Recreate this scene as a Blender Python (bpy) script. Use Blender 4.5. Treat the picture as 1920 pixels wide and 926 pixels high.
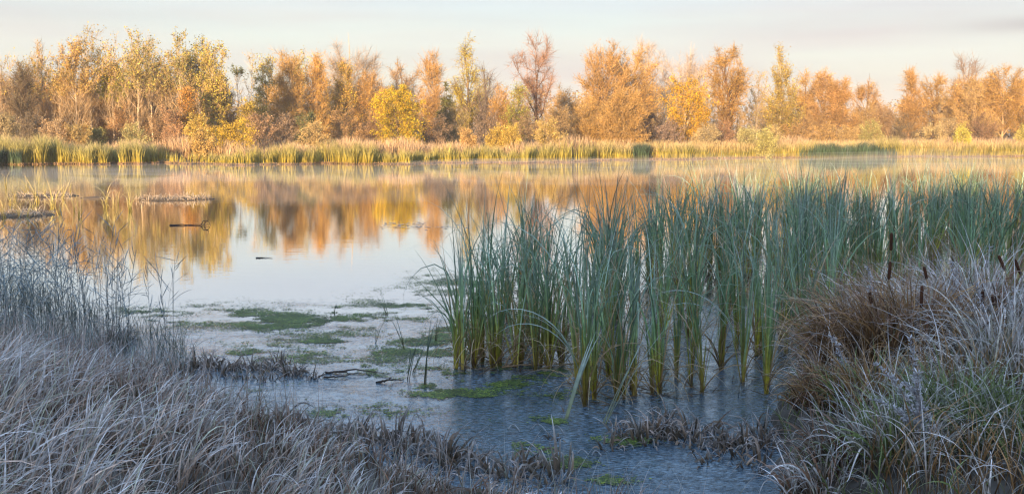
import bpy, math, random
import numpy as np

# ------------------------------------------------------------------ camera, sky, sun, exposure
for o in list(bpy.data.objects): bpy.data.objects.remove(o)
SC = bpy.context.scene
COL = SC.collection
R = math.radians
F = 2059.0                       # focal length in pixels of the 1920 wide frame
CH = 2.5                         # camera height over the water
TH = math.atan((463-248)/F)      # the camera looks down by this

cam = bpy.data.cameras.new('camera'); camo = bpy.data.objects.new('camera', cam); COL.objects.link(camo)
cam.sensor_width = 36; cam.lens = F/1920*36; cam.clip_start = .1; cam.clip_end = 8000
camo.location = (0, 0, CH); camo.rotation_euler = (R(90)-TH, 0, 0)
SC.camera = camo

SUN_EL, SUN_AZ = 6.0, 196.0      # azimuth clockwise from +Y: behind the camera and to its left
w = bpy.data.worlds.new('World'); SC.world = w; w.use_nodes = True
nt = w.node_tree; nt.nodes.clear()
def N(tree, t, **k):
    n = tree.nodes.new(t)
    for a, b in k.items(): setattr(n, a, b)
    return n
out = N(nt, 'ShaderNodeOutputWorld'); bg = N(nt, 'ShaderNodeBackground'); bg.inputs[1].default_value = .12
sky = N(nt, 'ShaderNodeTexSky', sky_type='NISHITA', sun_disc=False)
sky.sun_elevation = R(SUN_EL); sky.sun_rotation = R(SUN_AZ)
sky.air_density = 1.0; sky.dust_density = .7; sky.ozone_density = 2.5
tc = N(nt, 'ShaderNodeTexCoord'); mp = N(nt, 'ShaderNodeMapping')
mp.inputs['Scale'].default_value = (1.6, 1.6, 13); mp.inputs['Rotation'].default_value = (0, R(-5), R(20))
nz = N(nt, 'ShaderNodeTexNoise'); nz.inputs['Scale'].default_value = 1.3; nz.inputs['Detail'].default_value = 7; nz.inputs['Roughness'].default_value = .55
nt.links.new(tc.outputs['Generated'], mp.inputs[0]); nt.links.new(mp.outputs[0], nz.inputs[0])
cr = N(nt, 'ShaderNodeValToRGB')
cr.color_ramp.elements[0].position = .38; cr.color_ramp.elements[0].color = (.66,)*3+(1,)
cr.color_ramp.elements[1].position = .66; cr.color_ramp.elements[1].color = (.92,)*3+(1,)
nt.links.new(nz.outputs[0], cr.inputs[0])
mx = N(nt, 'ShaderNodeMixRGB'); cc = N(nt, 'ShaderNodeMixRGB'); cc.inputs[2].default_value = (3.0, 4.0, 5.7, 1)      # thin high cloud, warm low down, brightened blue overhead to lift the foreground shade
sz = N(nt, 'ShaderNodeSeparateXYZ'); nt.links.new(tc.outputs['Generated'], sz.inputs[0])
hi = N(nt, 'ShaderNodeMapRange', interpolation_type='SMOOTHSTEP'); hi.inputs[1].default_value = .10; hi.inputs[2].default_value = .42; hi.inputs[3].default_value = 1; hi.inputs[4].default_value = .55
nt.links.new(sz.outputs[2], hi.inputs[0]); cm = N(nt, 'ShaderNodeMath', operation='MULTIPLY'); nt.links.new(cr.outputs[0], cm.inputs[0]); nt.links.new(hi.outputs[0], cm.inputs[1])
m3 = N(nt, 'ShaderNodeMapping'); m3.inputs['Scale'].default_value = (1.1, 1.1, 17); m3.inputs['Rotation'].default_value = (0, R(5), R(50)); m3.inputs['Location'].default_value = (.3, 0, .4)
n3 = N(nt, 'ShaderNodeTexNoise'); n3.inputs['Scale'].default_value = 1.5; n3.inputs['Detail'].default_value = 5; nt.links.new(tc.outputs['Generated'], m3.inputs[0]); nt.links.new(m3.outputs[0], n3.inputs[0])
c3 = N(nt, 'ShaderNodeValToRGB'); c3.color_ramp.elements[0].position = .40; c3.color_ramp.elements[0].color = (2.50/3, 2.40/3, 2.26/3, 1); c3.color_ramp.elements[1].position = .62; c3.color_ramp.elements[1].color = (2.22/3, 2.00/3, 2.00/3, 1)
nt.links.new(n3.outputs[0], c3.inputs[0]); s3 = N(nt, 'ShaderNodeVectorMath', operation='SCALE'); s3.inputs['Scale'].default_value = 3; nt.links.new(c3.outputs[0], s3.inputs[0]); nt.links.new(s3.outputs[0], cc.inputs[1])
e2 = N(nt, 'ShaderNodeMapRange'); e2.inputs[1].default_value = .10; e2.inputs[2].default_value = .38; nt.links.new(sz.outputs[2], e2.inputs[0])
nt.links.new(e2.outputs[0], cc.inputs[0]); nt.links.new(cc.outputs[0], mx.inputs[2]); nt.links.new(cm.outputs[0], mx.inputs[0]); nt.links.new(sky.outputs[0], mx.inputs[1])
def wm(op, a, b=None):
    n_ = N(nt, 'ShaderNodeMath', operation=op)
    for i_, v_ in enumerate((a, b)):
        if v_ is None: continue
        if isinstance(v_, (int, float)): n_.inputs[i_].default_value = v_
        else: nt.links.new(v_, n_.inputs[i_])
    return n_.outputs[0]
# one long grey cloud streak low in the sky to the right
zc = wm('ADD', wm('MULTIPLY', sz.outputs[0], .02), wm('MULTIPLY', n3.outputs[0], .012))
dz = wm('DIVIDE', wm('SUBTRACT', wm('SUBTRACT', sz.outputs[2], .0715), zc), .0050)
st = wm('EXPONENT', wm('MULTIPLY', wm('MULTIPLY', dz, dz), -1.0))
mr4 = N(nt, 'ShaderNodeMapRange', interpolation_type='SMOOTHSTEP'); mr4.inputs[1].default_value = .33; mr4.inputs[2].default_value = .44; nt.links.new(sz.outputs[0], mr4.inputs[0])
fr_ = wm('MULTIPLY', wm('MULTIPLY', st, mr4.outputs[0]), .7)
mk = N(nt, 'ShaderNodeMixRGB'); mk.inputs[2].default_value = (1.55, 1.55, 1.55, 1); nt.links.new(fr_, mk.inputs[0]); nt.links.new(mx.outputs[0], mk.inputs[1])
nt.links.new(mk.outputs[0], bg.inputs[0]); nt.links.new(bg.outputs[0], out.inputs[0])

sl = bpy.data.lights.new('sun', 'SUN'); sl.energy = 4.6; sl.angle = R(.6); sl.color = (1, .71, .40)
so = bpy.data.objects.new('sun', sl); COL.objects.link(so)
so.rotation_euler = (R(90-SUN_EL), 0, R(180-SUN_AZ)+0)   # light travels away from the sun
so.location = (-30, -60, 20)
vs = SC.view_settings; SC.display_settings.display_device = 'sRGB'
vs.view_transform = 'Standard'; vs.look = 'None'; vs.gamma = 1; vs.use_curve_mapping = False; vs.exposure = 1.5
SC.cycles.use_denoising = True; SC.cycles.denoising_input_passes = 'RGB_ALBEDO_NORMAL'; SC.cycles.filter_width = 1.3; SC.cycles.max_bounces = 6; SC.cycles.diffuse_bounces = 4; SC.cycles.glossy_bounces = 3; SC.cycles.volume_bounces = 0
SC.cycles.transparent_max_bounces = 8; SC.cycles.caustics_reflective = False; SC.cycles.caustics_refractive = False

rng = np.random.default_rng(7)
U = lambda a, b, n=None: rng.uniform(a, b, n)
def G(px, py, z=0.):
    """pixel of the 1920x926 photograph -> point on the level z"""
    a, b = (px-960)/F, -(py-463)/F
    d = np.array([a, math.cos(TH)+b*math.sin(TH), -math.sin(TH)+b*math.cos(TH)])
    return np.array([0, 0, CH]) + d*((z-CH)/d[2])
def zat(py, D):
    return CH + D*math.tan(math.atan((463-py)/F)-TH)
def lerp(a, b, t): return a+(b-a)*t

# ------------------------------------------------------------------ helpers
def tag(o, label=None, cat=None, group=None, kind=None):
    if label: o['label'] = label
    if cat: o['category'] = cat
    if group: o['group'] = group
    if kind: o['kind'] = kind
    return o
def mkmesh(name, V, Fq, C=None, mat=None, smooth=False):
    V = np.ascontiguousarray(V, np.float32).reshape(-1, 3); Fq = np.ascontiguousarray(Fq, np.int32)
    k = Fq.shape[1]; me = bpy.data.meshes.new(name)
    me.vertices.add(len(V)); me.vertices.foreach_set('co', V.ravel())
    me.loops.add(Fq.size); me.loops.foreach_set('vertex_index', Fq.ravel())
    me.polygons.add(len(Fq)); me.polygons.foreach_set('loop_start', np.arange(0, Fq.size, k, dtype=np.int32))
    me.polygons.foreach_set('loop_total', np.full(len(Fq), k, np.int32))
    if smooth: me.polygons.foreach_set('use_smooth', np.ones(len(Fq), bool))
    if C is not None:
        ca = me.color_attributes.new('Col', 'FLOAT_COLOR', 'POINT')
        C = np.asarray(C, np.float32).reshape(-1, 3)
        ca.data.foreach_set('color', np.hstack([C, np.ones((len(C), 1), np.float32)]).ravel())
    if mat: me.materials.append(mat)
    me.update(calc_edges=True); me.validate()
    return me
def obj(name, me, loc=(0, 0, 0), rz=0, sc=1, parent=None):
    o = bpy.data.objects.new(name, me); COL.objects.link(o)
    o.location = tuple(float(v) for v in loc); o.rotation_euler = (0, 0, rz)
    o.scale = (sc,)*3 if np.isscalar(sc) else sc
    if parent: o.parent = parent
    return o
def cat(*parts):
    """join (V, F, C) triples"""
    Vs, Fs, Cs, k = [], [], [], 0
    for V, Fq, C in parts:
        V = V.reshape(-1, 3); Vs.append(V); Fs.append(Fq+k); Cs.append(C.reshape(-1, 3)); k += len(V)
    return np.vstack(Vs), np.vstack(Fs), np.vstack(Cs)
def smooth01(t): t = np.clip(t, 0, 1); return t*t*(3-2*t)

def vary(n, v): return np.exp(rng.normal(0, v, n))
def blades(base, h, wd, az, lean, curve, cols, S=7, kink=None, tk=None, wob=.25, face=None, tw=.8, prof='grass', pw=1.3, bv=.18, sag=None):
    """ribbons grown from base; cols: [(t, rgb), ...] along the blade"""
    n = len(base); A = lambda v: np.broadcast_to(np.asarray(v, float), (n,)).copy()
    h, wd, az, lean, curve = map(A, (h, wd, az, lean, curve))
    t = np.linspace(0, 1, S+1)
    th = lean[:, None] + curve[:, None]*t[None]**pw
    if kink is not None:
        th += A(kink)[:, None]/(1+np.exp(-(t[None]-A(tk)[:, None])/.035))
    a = az[:, None] + rng.normal(0, wob, n)[:, None]*t[None]
    d = np.stack([np.sin(th)*np.cos(a), np.sin(th)*np.sin(a), np.cos(th)], -1)
    dm = (d[:, 1:]+d[:, :-1])/2*(h/S)[:, None, None]
    P = np.concatenate([np.zeros((n, 1, 3)), np.cumsum(dm, 1)], 1)+base[:, None, :]
    side = np.stack([-np.sin(a), np.cos(a), np.zeros_like(a)], -1)
    up = np.cross(side, d)
    f0 = U(-1.2, 1.2, n) if face is None else A(face)
    ps = f0[:, None]+rng.normal(0, tw, n)[:, None]*t[None]
    side = side*np.cos(ps)[..., None]+up*np.sin(ps)[..., None]
    if prof == 'strap': p = np.clip((1-t)*2.0, .03, 1)*(1+.25*(1-t))
    elif prof == 'leaf': p = np.clip(np.sin(np.pi*np.clip(t*.93+.07, 0, 1)), .05, 1)**.8
    elif prof == 'stem': p = 1-.5*t
    else: p = np.clip((1-t)*1.6, .05, 1)
    hw = wd[:, None]*p[None]/2
    V = np.stack([P-side*hw[..., None], P+side*hw[..., None]], 2)
    i = np.arange(n*(S+1)).reshape(n, S+1)*2
    q = np.stack([i[:, :-1], i[:, :-1]+1, i[:, 1:]+1, i[:, 1:]], -1).reshape(-1, 4)
    tt = [c[0] for c in cols]; cc = np.array([c[1] for c in cols], float)
    c = np.stack([np.interp(t, tt, cc[:, k]) for k in range(3)], -1)
    C = c[None, :, None, :]*vary(n, bv)[:, None, None, None]*np.ones((n, 1, 2, 1))
    return V.reshape(-1, 3), q, C.reshape(-1, 3)
def tubes(P, r, col, sides=5, cv=.12):
    """P: (n, m, 3) polylines, r: (n, m) radii"""
    n, m = r.shape
    d = np.gradient(P, axis=1); d /= np.linalg.norm(d, axis=2, keepdims=True)+1e-9
    ref = np.where(np.abs(d[..., 2:3]) > .8, np.array([1., .13, 0]), np.array([.11, .07, 1.]))
    u = np.cross(d, ref); u /= np.linalg.norm(u, axis=2, keepdims=True)+1e-9
    v = np.cross(d, u); a = np.linspace(0, 2*np.pi, sides, endpoint=False)
    V = P[:, :, None]+(u[:, :, None]*np.cos(a)[None, None, :, None]+v[:, :, None]*np.sin(a)[None, None, :, None])*r[:, :, None, None]
    i = np.arange(n*m*sides).reshape(n, m, sides); j = np.roll(i, -1, 2)
    q = np.stack([i[:, :-1], j[:, :-1], j[:, 1:], i[:, 1:]], -1).reshape(-1, 4)
    C = np.asarray(col, float)[None]*vary(n, cv)[:, None]
    C = np.repeat(C, m*sides, 0)
    return V.reshape(-1, 3), q, C
def quads(P, s, cols, flat=False, cv=.22, asp=.6):
    """little leaves at P"""
    n = len(P); a = rng.normal(size=(n, 3)); a /= np.linalg.norm(a, axis=1, keepdims=True)
    b = np.cross(a, rng.normal(size=(n, 3))); b /= np.linalg.norm(b, axis=1, keepdims=True)+1e-9
    if flat:
        th = U(0, 6.28, n); a = np.stack([np.cos(th), np.sin(th), 0*th], -1); b = np.stack([-np.sin(th), np.cos(th), 0*th], -1)
    s = np.broadcast_to(s, (n,))[:, None]/2
    V = np.stack([P-a*s, P-b*s*asp, P+a*s, P+b*s*asp], 1)
    q = np.arange(4*n).reshape(n, 4)
    cols = np.atleast_2d(np.array(cols, float)); c = cols[rng.integers(0, len(cols), n)]*vary(n, cv)[:, None]
    return V.reshape(-1, 3), q, np.repeat(c, 4, 0)

# ------------------------------------------------------------------ materials
def newmat(name):
    m = bpy.data.materials.new(name); m.use_nodes = True; t = m.node_tree; t.nodes.clear()
    return m, t, N(t, 'ShaderNodeOutputMaterial')
def plant_mat(name, rough=.75, spec=.15, trans=0., nscale=9., lo=.72, hi=1.25, rnd=.12):
    m, t, o = newmat(name); L = t.links.new
    at = N(t, 'ShaderNodeAttribute', attribute_name='Col'); oi = N(t, 'ShaderNodeObjectInfo')
    tcn = N(t, 'ShaderNodeTexCoord'); n = N(t, 'ShaderNodeTexNoise'); n.inputs['Scale'].default_value = nscale; n.inputs['Detail'].default_value = 3
    L(tcn.outputs['Object'], n.inputs[0])
    mr = N(t, 'ShaderNodeMapRange'); mr.inputs[1].default_value = .3; mr.inputs[2].default_value = .7; mr.inputs[3].default_value = lo; mr.inputs[4].default_value = hi
    L(n.outputs[0], mr.inputs[0])
    m2 = N(t, 'ShaderNodeMapRange'); m2.inputs[3].default_value = 1-rnd; m2.inputs[4].default_value = 1+rnd
    L(oi.outputs['Random'], m2.inputs[0])
    mu = N(t, 'ShaderNodeMath', operation='MULTIPLY'); L(mr.outputs[0], mu.inputs[0]); L(m2.outputs[0], mu.inputs[1])
    vm = N(t, 'ShaderNodeVectorMath', operation='SCALE'); L(at.outputs['Color'], vm.inputs[0]); L(mu.outputs[0], vm.inputs['Scale'])
    p = N(t, 'ShaderNodeBsdfPrincipled'); p.inputs['Roughness'].default_value = rough; p.inputs['Specular IOR Level'].default_value = spec
    L(vm.outputs[0], p.inputs['Base Color'])
    if trans:
        tr = N(t, 'ShaderNodeBsdfTranslucent'); L(vm.outputs[0], tr.inputs[0]); ms = N(t, 'ShaderNodeMixShader'); ms.inputs[0].default_value = trans
        L(p.outputs[0], ms.inputs[1]); L(tr.outputs[0], ms.inputs[2]); L(ms.outputs[0], o.inputs[0])
    else: L(p.outputs[0], o.inputs[0])
    return m
M_BARK = plant_mat('bark', .9, .1, nscale=2.)
M_TWIG = plant_mat('twigs_and_leaves', .8, .1, .15, nscale=.35, lo=.7, hi=1.3, rnd=.1)
M_CAT = plant_mat('cattail_leaf', .55, .3, .18, nscale=14, rnd=.14)
M_FROST = plant_mat('frosted_grass', .8, .2, .15, nscale=22, lo=.62, hi=1.3)
M_REED = plant_mat('reed', .75, .1, .15, nscale=1.5, rnd=.05)
M_WOOD = plant_mat('wet_wood', .6, .3, nscale=20)
M_WEED = plant_mat('duckweed', .6, .3, nscale=3, lo=.6, hi=1.4)

def ground_mat():
    m, t, o = newmat('ground'); L = t.links.new
    g = N(t, 'ShaderNodeNewGeometry'); n = N(t, 'ShaderNodeTexNoise'); n.inputs['Scale'].default_value = 2.5; n.inputs['Detail'].default_value = 8
    L(g.outputs['Position'], n.inputs[0])
    c = N(t, 'ShaderNodeValToRGB'); e = c.color_ramp.elements
    e[0].position = .35; e[0].color = (.035, .026, .016, 1); e[1].position = .75; e[1].color = (.15, .135, .12, 1)
    L(n.outputs[0], c.inputs[0])
    sx = N(t, 'ShaderNodeSeparateXYZ'); L(g.outputs['Position'], sx.inputs[0])
    mr = N(t, 'ShaderNodeMapRange'); mr.inputs[1].default_value = 70; mr.inputs[2].default_value = 90; L(sx.outputs['Y'], mr.inputs[0])
    mxn = N(t, 'ShaderNodeMixRGB'); mxn.inputs[2].default_value = (.22, .15, .08, 1); L(mr.outputs[0], mxn.inputs[0]); L(c.outputs[0], mxn.inputs[1])
    p = N(t, 'ShaderNodeBsdfPrincipled'); p.inputs['Roughness'].default_value = .95; L(mxn.outputs[0], p.inputs['Base Color'])
    b = N(t, 'ShaderNodeBump'); b.inputs['Strength'].default_value = .6; b.inputs['Distance'].default_value = .05; L(n.outputs[0], b.inputs['Height']); L(b.outputs[0], p.inputs['Normal'])
    L(p.outputs[0], o.inputs[0]); return m
def water_mat():
    m, t, o = newmat('water'); L = t.links.new
    g = N(t, 'ShaderNodeNewGeometry'); sx = N(t, 'ShaderNodeSeparateXYZ'); L(g.outputs['Position'], sx.inputs[0])
    def noise(scale, sc, detail=3, rough=.5, src=None):
        mpn = N(t, 'ShaderNodeMapping'); mpn.inputs['Scale'].default_value = sc; L(src or g.outputs['Position'], mpn.inputs[0])
        n = N(t, 'ShaderNodeTexNoise'); n.inputs['Scale'].default_value = scale; n.inputs['Detail'].default_value = detail; n.inputs['Roughness'].default_value = rough
        L(mpn.outputs[0], n.inputs[0]); return n
    def math_(op, a, b=None, c=None):
        n = N(t, 'ShaderNodeMath', operation=op)
        for i, v in enumerate((a, b, c)):
            if v is None: continue
            if isinstance(v, (int, float)): n.inputs[i].default_value = v
            else: L(v, n.inputs[i])
        return n.outputs[0]
    # where the skim ice lies: nearer than about 16 m, with an uneven edge
    edge = noise(.35, (1, 2.2, 1), 4, .6)
    q = math_('MULTIPLY_ADD', sx.outputs['X'], .28, 16.0)
    q = math_('ADD', q, math_('MULTIPLY_ADD', edge.outputs[0], 7.0, -3.5))
    q = math_('SUBTRACT', q, sx.outputs['Y'])
    mr = N(t, 'ShaderNodeMapRange'); mr.inputs[1].default_value = -.5; mr.inputs[2].default_value = 1.2; L(q, mr.inputs[0]); ice = mr.outputs[0]
    # fine needles and cracks of the skim ice
    n1 = noise(9, (.8, 2.0, 1), 6, .7); n2 = noise(38, (.45, 1.5, 1), 4, .65); nb = noise(.9, (1, 1.6, 1), 3)
    v = N(t, 'ShaderNodeTexVoronoi', feature='DISTANCE_TO_EDGE'); v.inputs['Scale'].default_value = 7
    mpv = N(t, 'ShaderNodeMapping'); mpv.inputs['Scale'].default_value = (.6, 1.5, 1)
    add = N(t, 'ShaderNodeMixRGB', blend_type='ADD'); add.inputs[0].default_value = .35
    L(g.outputs['Position'], add.inputs[1]); L(n1.outputs['Color'], add.inputs[2]); L(add.outputs[0], mpv.inputs[0]); L(mpv.outputs[0], v.inputs[0])
    crk = N(t, 'ShaderNodeMapRange'); crk.inputs[1].default_value = 0; crk.inputs[2].default_value = .05; crk.inputs[3].default_value = 1; crk.inputs[4].default_value = 0; L(v.outputs['Distance'], crk.inputs[0])
    hgt = math_('ADD', math_('MULTIPLY', n1.outputs[0], .6), math_('ADD', math_('MULTIPLY', n2.outputs[0], .45), math_('MULTIPLY', crk.outputs[0], .12)))
    bi = N(t, 'ShaderNodeBump'); bi.inputs['Distance'].default_value = .0050; L(hgt, bi.inputs['Height']); pb = N(t, 'ShaderNodeMapRange'); pb.inputs[1].default_value = .35; pb.inputs[2].default_value = .65; pb.inputs[3].default_value = .25; L(noise(1.6, (.6, 1.9, 1), 5, .6).outputs[0], pb.inputs[0]); L(math_('MULTIPLY', ice, pb.outputs[0]), bi.inputs['Strength'])
    rp = noise(3.2, (.5, 1.5, 1), 3, .5)
    bw = N(t, 'ShaderNodeBump'); bw.inputs['Distance'].default_value = .004; bw.inputs['Strength'].default_value = .30; L(rp.outputs[0], bw.inputs['Height']); L(bi.outputs[0], bw.inputs['Normal'])
    fr = N(t, 'ShaderNodeFresnel'); fr.inputs['IOR'].default_value = 1.33; L(bw.outputs[0], fr.inputs['Normal'])
    cu = N(t, 'ShaderNodeFloatCurve'); cp = cu.mapping.curves[0].points
    cp[0].location = (0, .02); cp[1].location = (1, 1)
    for x, y in ((.12, .12), (.2, .27), (.35, .68), (.55, .90)): cp.new(x, y)
    cu.mapping.update(); L(fr.outputs[0], cu.inputs['Value'])
    gl = N(t, 'ShaderNodeBsdfGlossy'); gl.inputs['Color'].default_value = (.96, .97, .97, 1); L(bw.outputs[0], gl.inputs['Normal'])
    L(math_('MULTIPLY_ADD', ice, .045, .015), gl.inputs['Roughness'])
    df = N(t, 'ShaderNodeBsdfDiffuse')
    frost = N(t, 'ShaderNodeMapRange'); frost.inputs[1].default_value = .44; frost.inputs[2].default_value = .62; L(n2.outputs[0], frost.inputs[0])
    fz = math_('MULTIPLY', frost.outputs[0], math_('MULTIPLY', ice, nb.outputs[0]))
    c = N(t, 'ShaderNodeMixRGB'); c.inputs[1].default_value = (.012, .045, .080, 1); c.inputs[2].default_value = (.42, .55, .66, 1); L(fz, c.inputs[0]); L(c.outputs[0], df.inputs[0])
    ms = N(t, 'ShaderNodeMixShader'); L(math_('MULTIPLY', cu.outputs[0], math_('MULTIPLY_ADD', fz, -.85, 1.0)), ms.inputs[0]); L(df.outputs[0], ms.inputs[1]); L(gl.outputs[0], ms.inputs[2])
    L(ms.outputs[0], o.inputs[0]); return m

# ------------------------------------------------------------------ ground and water
NS = np.array([(-60, 22), (-30, 17), (-8, 14.2), (-6.1, 12.8), (-3.9, 11.2), (-2.7, 9.8), (-1.6, 8.7), (-.6, 7.7), (.5, 7.1), (1.2, 6.7), (1.75, 6.7), (2.05, 8.3), (2.45, 10.0),
               (3.2, 11.4), (5.1, 13.2), (7.7, 15.4), (14, 18), (30, 24), (60, 30)], float)
FS = np.array([(0, 308), (280, 305), (500, 307), (760, 305.5), (1080, 302), (1200, 298), (1500, 294), (1920, 292)], float)
_fs = np.array([G(a, b)[:2] for a, b in FS]); _fs = np.vstack([[-400, _fs[0, 1]-8], _fs, [400, _fs[-1, 1]+25]])
def near_shore(x): return np.interp(x, NS[:, 0], NS[:, 1])
def far_shore(x): return np.interp(x, _fs[:, 0], _fs[:, 1])
MOUNDS = [(3.5, 9.3, .35, 1.0), (4.6, 10.6, .3, 1.2), (3.2, 7.4, .2, .9), (-3.6, 8.6, .16, 1.3), (-1.9, 7.0, .12, 1.0)]
def ground_z(x, y):
    x = np.asarray(x, float); y = np.asarray(y, float)
    dn = near_shore(x)-y
    z = np.where(dn > 0, .7*(1-np.exp(-np.maximum(dn, 0)/5.5))+.03, -.7*(1-np.exp(np.minimum(dn, 0)/1.2)))
    for mx_, my, mh, mr_ in MOUNDS: z = z+mh*np.exp(-((x-mx_)**2+(y-my)**2)/mr_**2)*(dn > -.5)
    df = y-far_shore(x)
    z = np.where(df > -4, -.7+(np.clip(df+4, 0, 6)/6)*.9+np.clip(df-2, 0, 120)*.008, z)
    rd = 6.95+.5*np.sin(x*.055+.6)+.35*np.sin(x*.17+1)+.2*np.sin(x*.41)
    z = z+rd*smooth01((-y-12)/22)
    return z
def axis(parts):
    return np.unique(np.concatenate([np.linspace(a, b, n) for a, b, n in parts]))
gx = axis([(-2500, -150, 12), (-150, -20, 50), (-20, 20, 130), (20, 150, 50), (150, 2500, 12)])
gy = axis([(-1500, -60, 10), (-60, -5, 40), (-5, 22, 110), (22, 75, 20), (75, 130, 50), (130, 400, 20), (400, 3500, 12)])
X, Y = np.meshgrid(gx, gy); Z = ground_z(X, Y)
ii = np.arange(X.size).reshape(X.shape)
fq = np.stack([ii[:-1, :-1], ii[:-1, 1:], ii[1:, 1:], ii[1:, :-1]], -1).reshape(-1, 4)
M_GROUND = ground_mat()
tag(obj('ground', mkmesh('ground', np.stack([X, Y, Z], -1), fq, None, M_GROUND, True)), kind='structure')
M_WATER = water_mat()
tag(obj('water', mkmesh('water', np.array([(-390, 3, 0), (390, 3, 0), (390, 150, 0), (-390, 150, 0)]), np.array([[0, 1, 2, 3]]), None, M_WATER)), kind='structure')

# ------------------------------------------------------------------ trees
ENV = dict(dome=([0, .15, .4, .7, .9, 1], [.6, .95, 1, .72, .38, .06]), round=([0, .15, .45, .75, .92, 1], [.25, .7, 1, .85, .5, .08]), cone=([0, .12, .3, .6, .85, 1], [.35, .8, 1, .6, .28, .03]),
           column=([0, .2, .5, .8, 1], [.6, .95, 1, .8, .15]), vase=([0, .3, .65, .85, 1], [.3, .65, 1, .85, .25]), bush=([0, .25, .6, .85, 1], [.75, 1, .95, .65, .2]))
WARM = (.46, .275, .09)
SP = {
 'poplar': dict(env='column', cb=.26, ns=1, n1=30, rise=.24, sig=.4, n2=4, ntw=900, ltw=.9, wtw=.028, up=.8, droop=.1, nleaf=1100, ls=.26, leaf=[(.44, .32, .07), (.52, .34, .08), (.34, .29, .09)], twig=(.44, .30, .16), bark=(.58, .46, .32), llo=.5, tr=.008),
 'brush': dict(env='dome', cb=.08, ns=4, n1=13, rise=.20, sig=.62, n2=8, ntw=4200, ltw=.95, wtw=.032, up=.5, droop=.05, nleaf=3600, ls=.17, leaf=[(.56, .31, .05), (.50, .27, .05), (.60, .40, .06), (.42, .25, .06)], twig=WARM, bark=(.44, .30, .17), llo=0, tr=.010),
 'bare': dict(env='round', cb=.30, ns=1, n1=18, rise=.26, n2=10, ntw=3000, ltw=1.1, wtw=.026, up=.45, droop=.15, nleaf=300, ls=.15, leaf=[(.40, .24, .12)], twig=(.33, .22, .14), bark=(.20, .13, .085), llo=0, tr=.014),
 'oak': dict(env='round', cb=.16, ns=1, n1=24, rise=.24, n2=10, ntw=4200, ltw=.95, wtw=.030, up=.3, droop=.25, nleaf=3000, ls=.19, leaf=[(.54, .29, .05), (.47, .25, .055), (.56, .36, .06), (.40, .23, .06)], twig=WARM, bark=(.20, .13, .08), llo=0, tr=.016),
 'leafy': dict(env='round', cb=.10, ns=2, n1=20, rise=.22, n2=6, ntw=1600, ltw=.9, wtw=.03, up=.1, droop=.6, nleaf=10500, ls=.18, leaf=[(.62, .42, .03), (.55, .40, .04), (.66, .38, .03)], twig=(.30, .2, .08), bark=(.24, .17, .10), llo=0, tr=.014),
 'cone': dict(env='cone', cb=.12, ns=1, n1=34, rise=.2, n2=5, ntw=2600, ltw=.9, wtw=.03, up=.9, droop=0, nleaf=5200, ls=.22, leaf=[(.46, .34, .06), (.50, .32, .06), (.38, .32, .08)], twig=(.34, .24, .10), bark=(.42, .32, .2), llo=0, tr=.010),
 'shrub': dict(env='bush', cb=.02, ns=7, n1=5, rise=.3, n2=5, ntw=1500, ltw=.6, wtw=.026, up=.7, droop=.1, nleaf=3300, ls=.17, leaf=[(.48, .36, .18), (.42, .32, .13), (.52, .34, .12)], twig=(.34, .22, .13), bark=(.22, .15, .10), llo=0, tr=.008),
 'spruce': dict(env='cone', cb=.04, ns=1, n1=34, rise=.02, n2=5, ntw=1500, ltw=.5, wtw=.04, up=-.1, droop=.2, nleaf=5200, ls=.2, leaf=[(.12, .13, .035), (.17, .15, .04)], twig=(.12, .10, .04), bark=(.14, .1, .07), llo=0, tr=.012),
}
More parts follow.
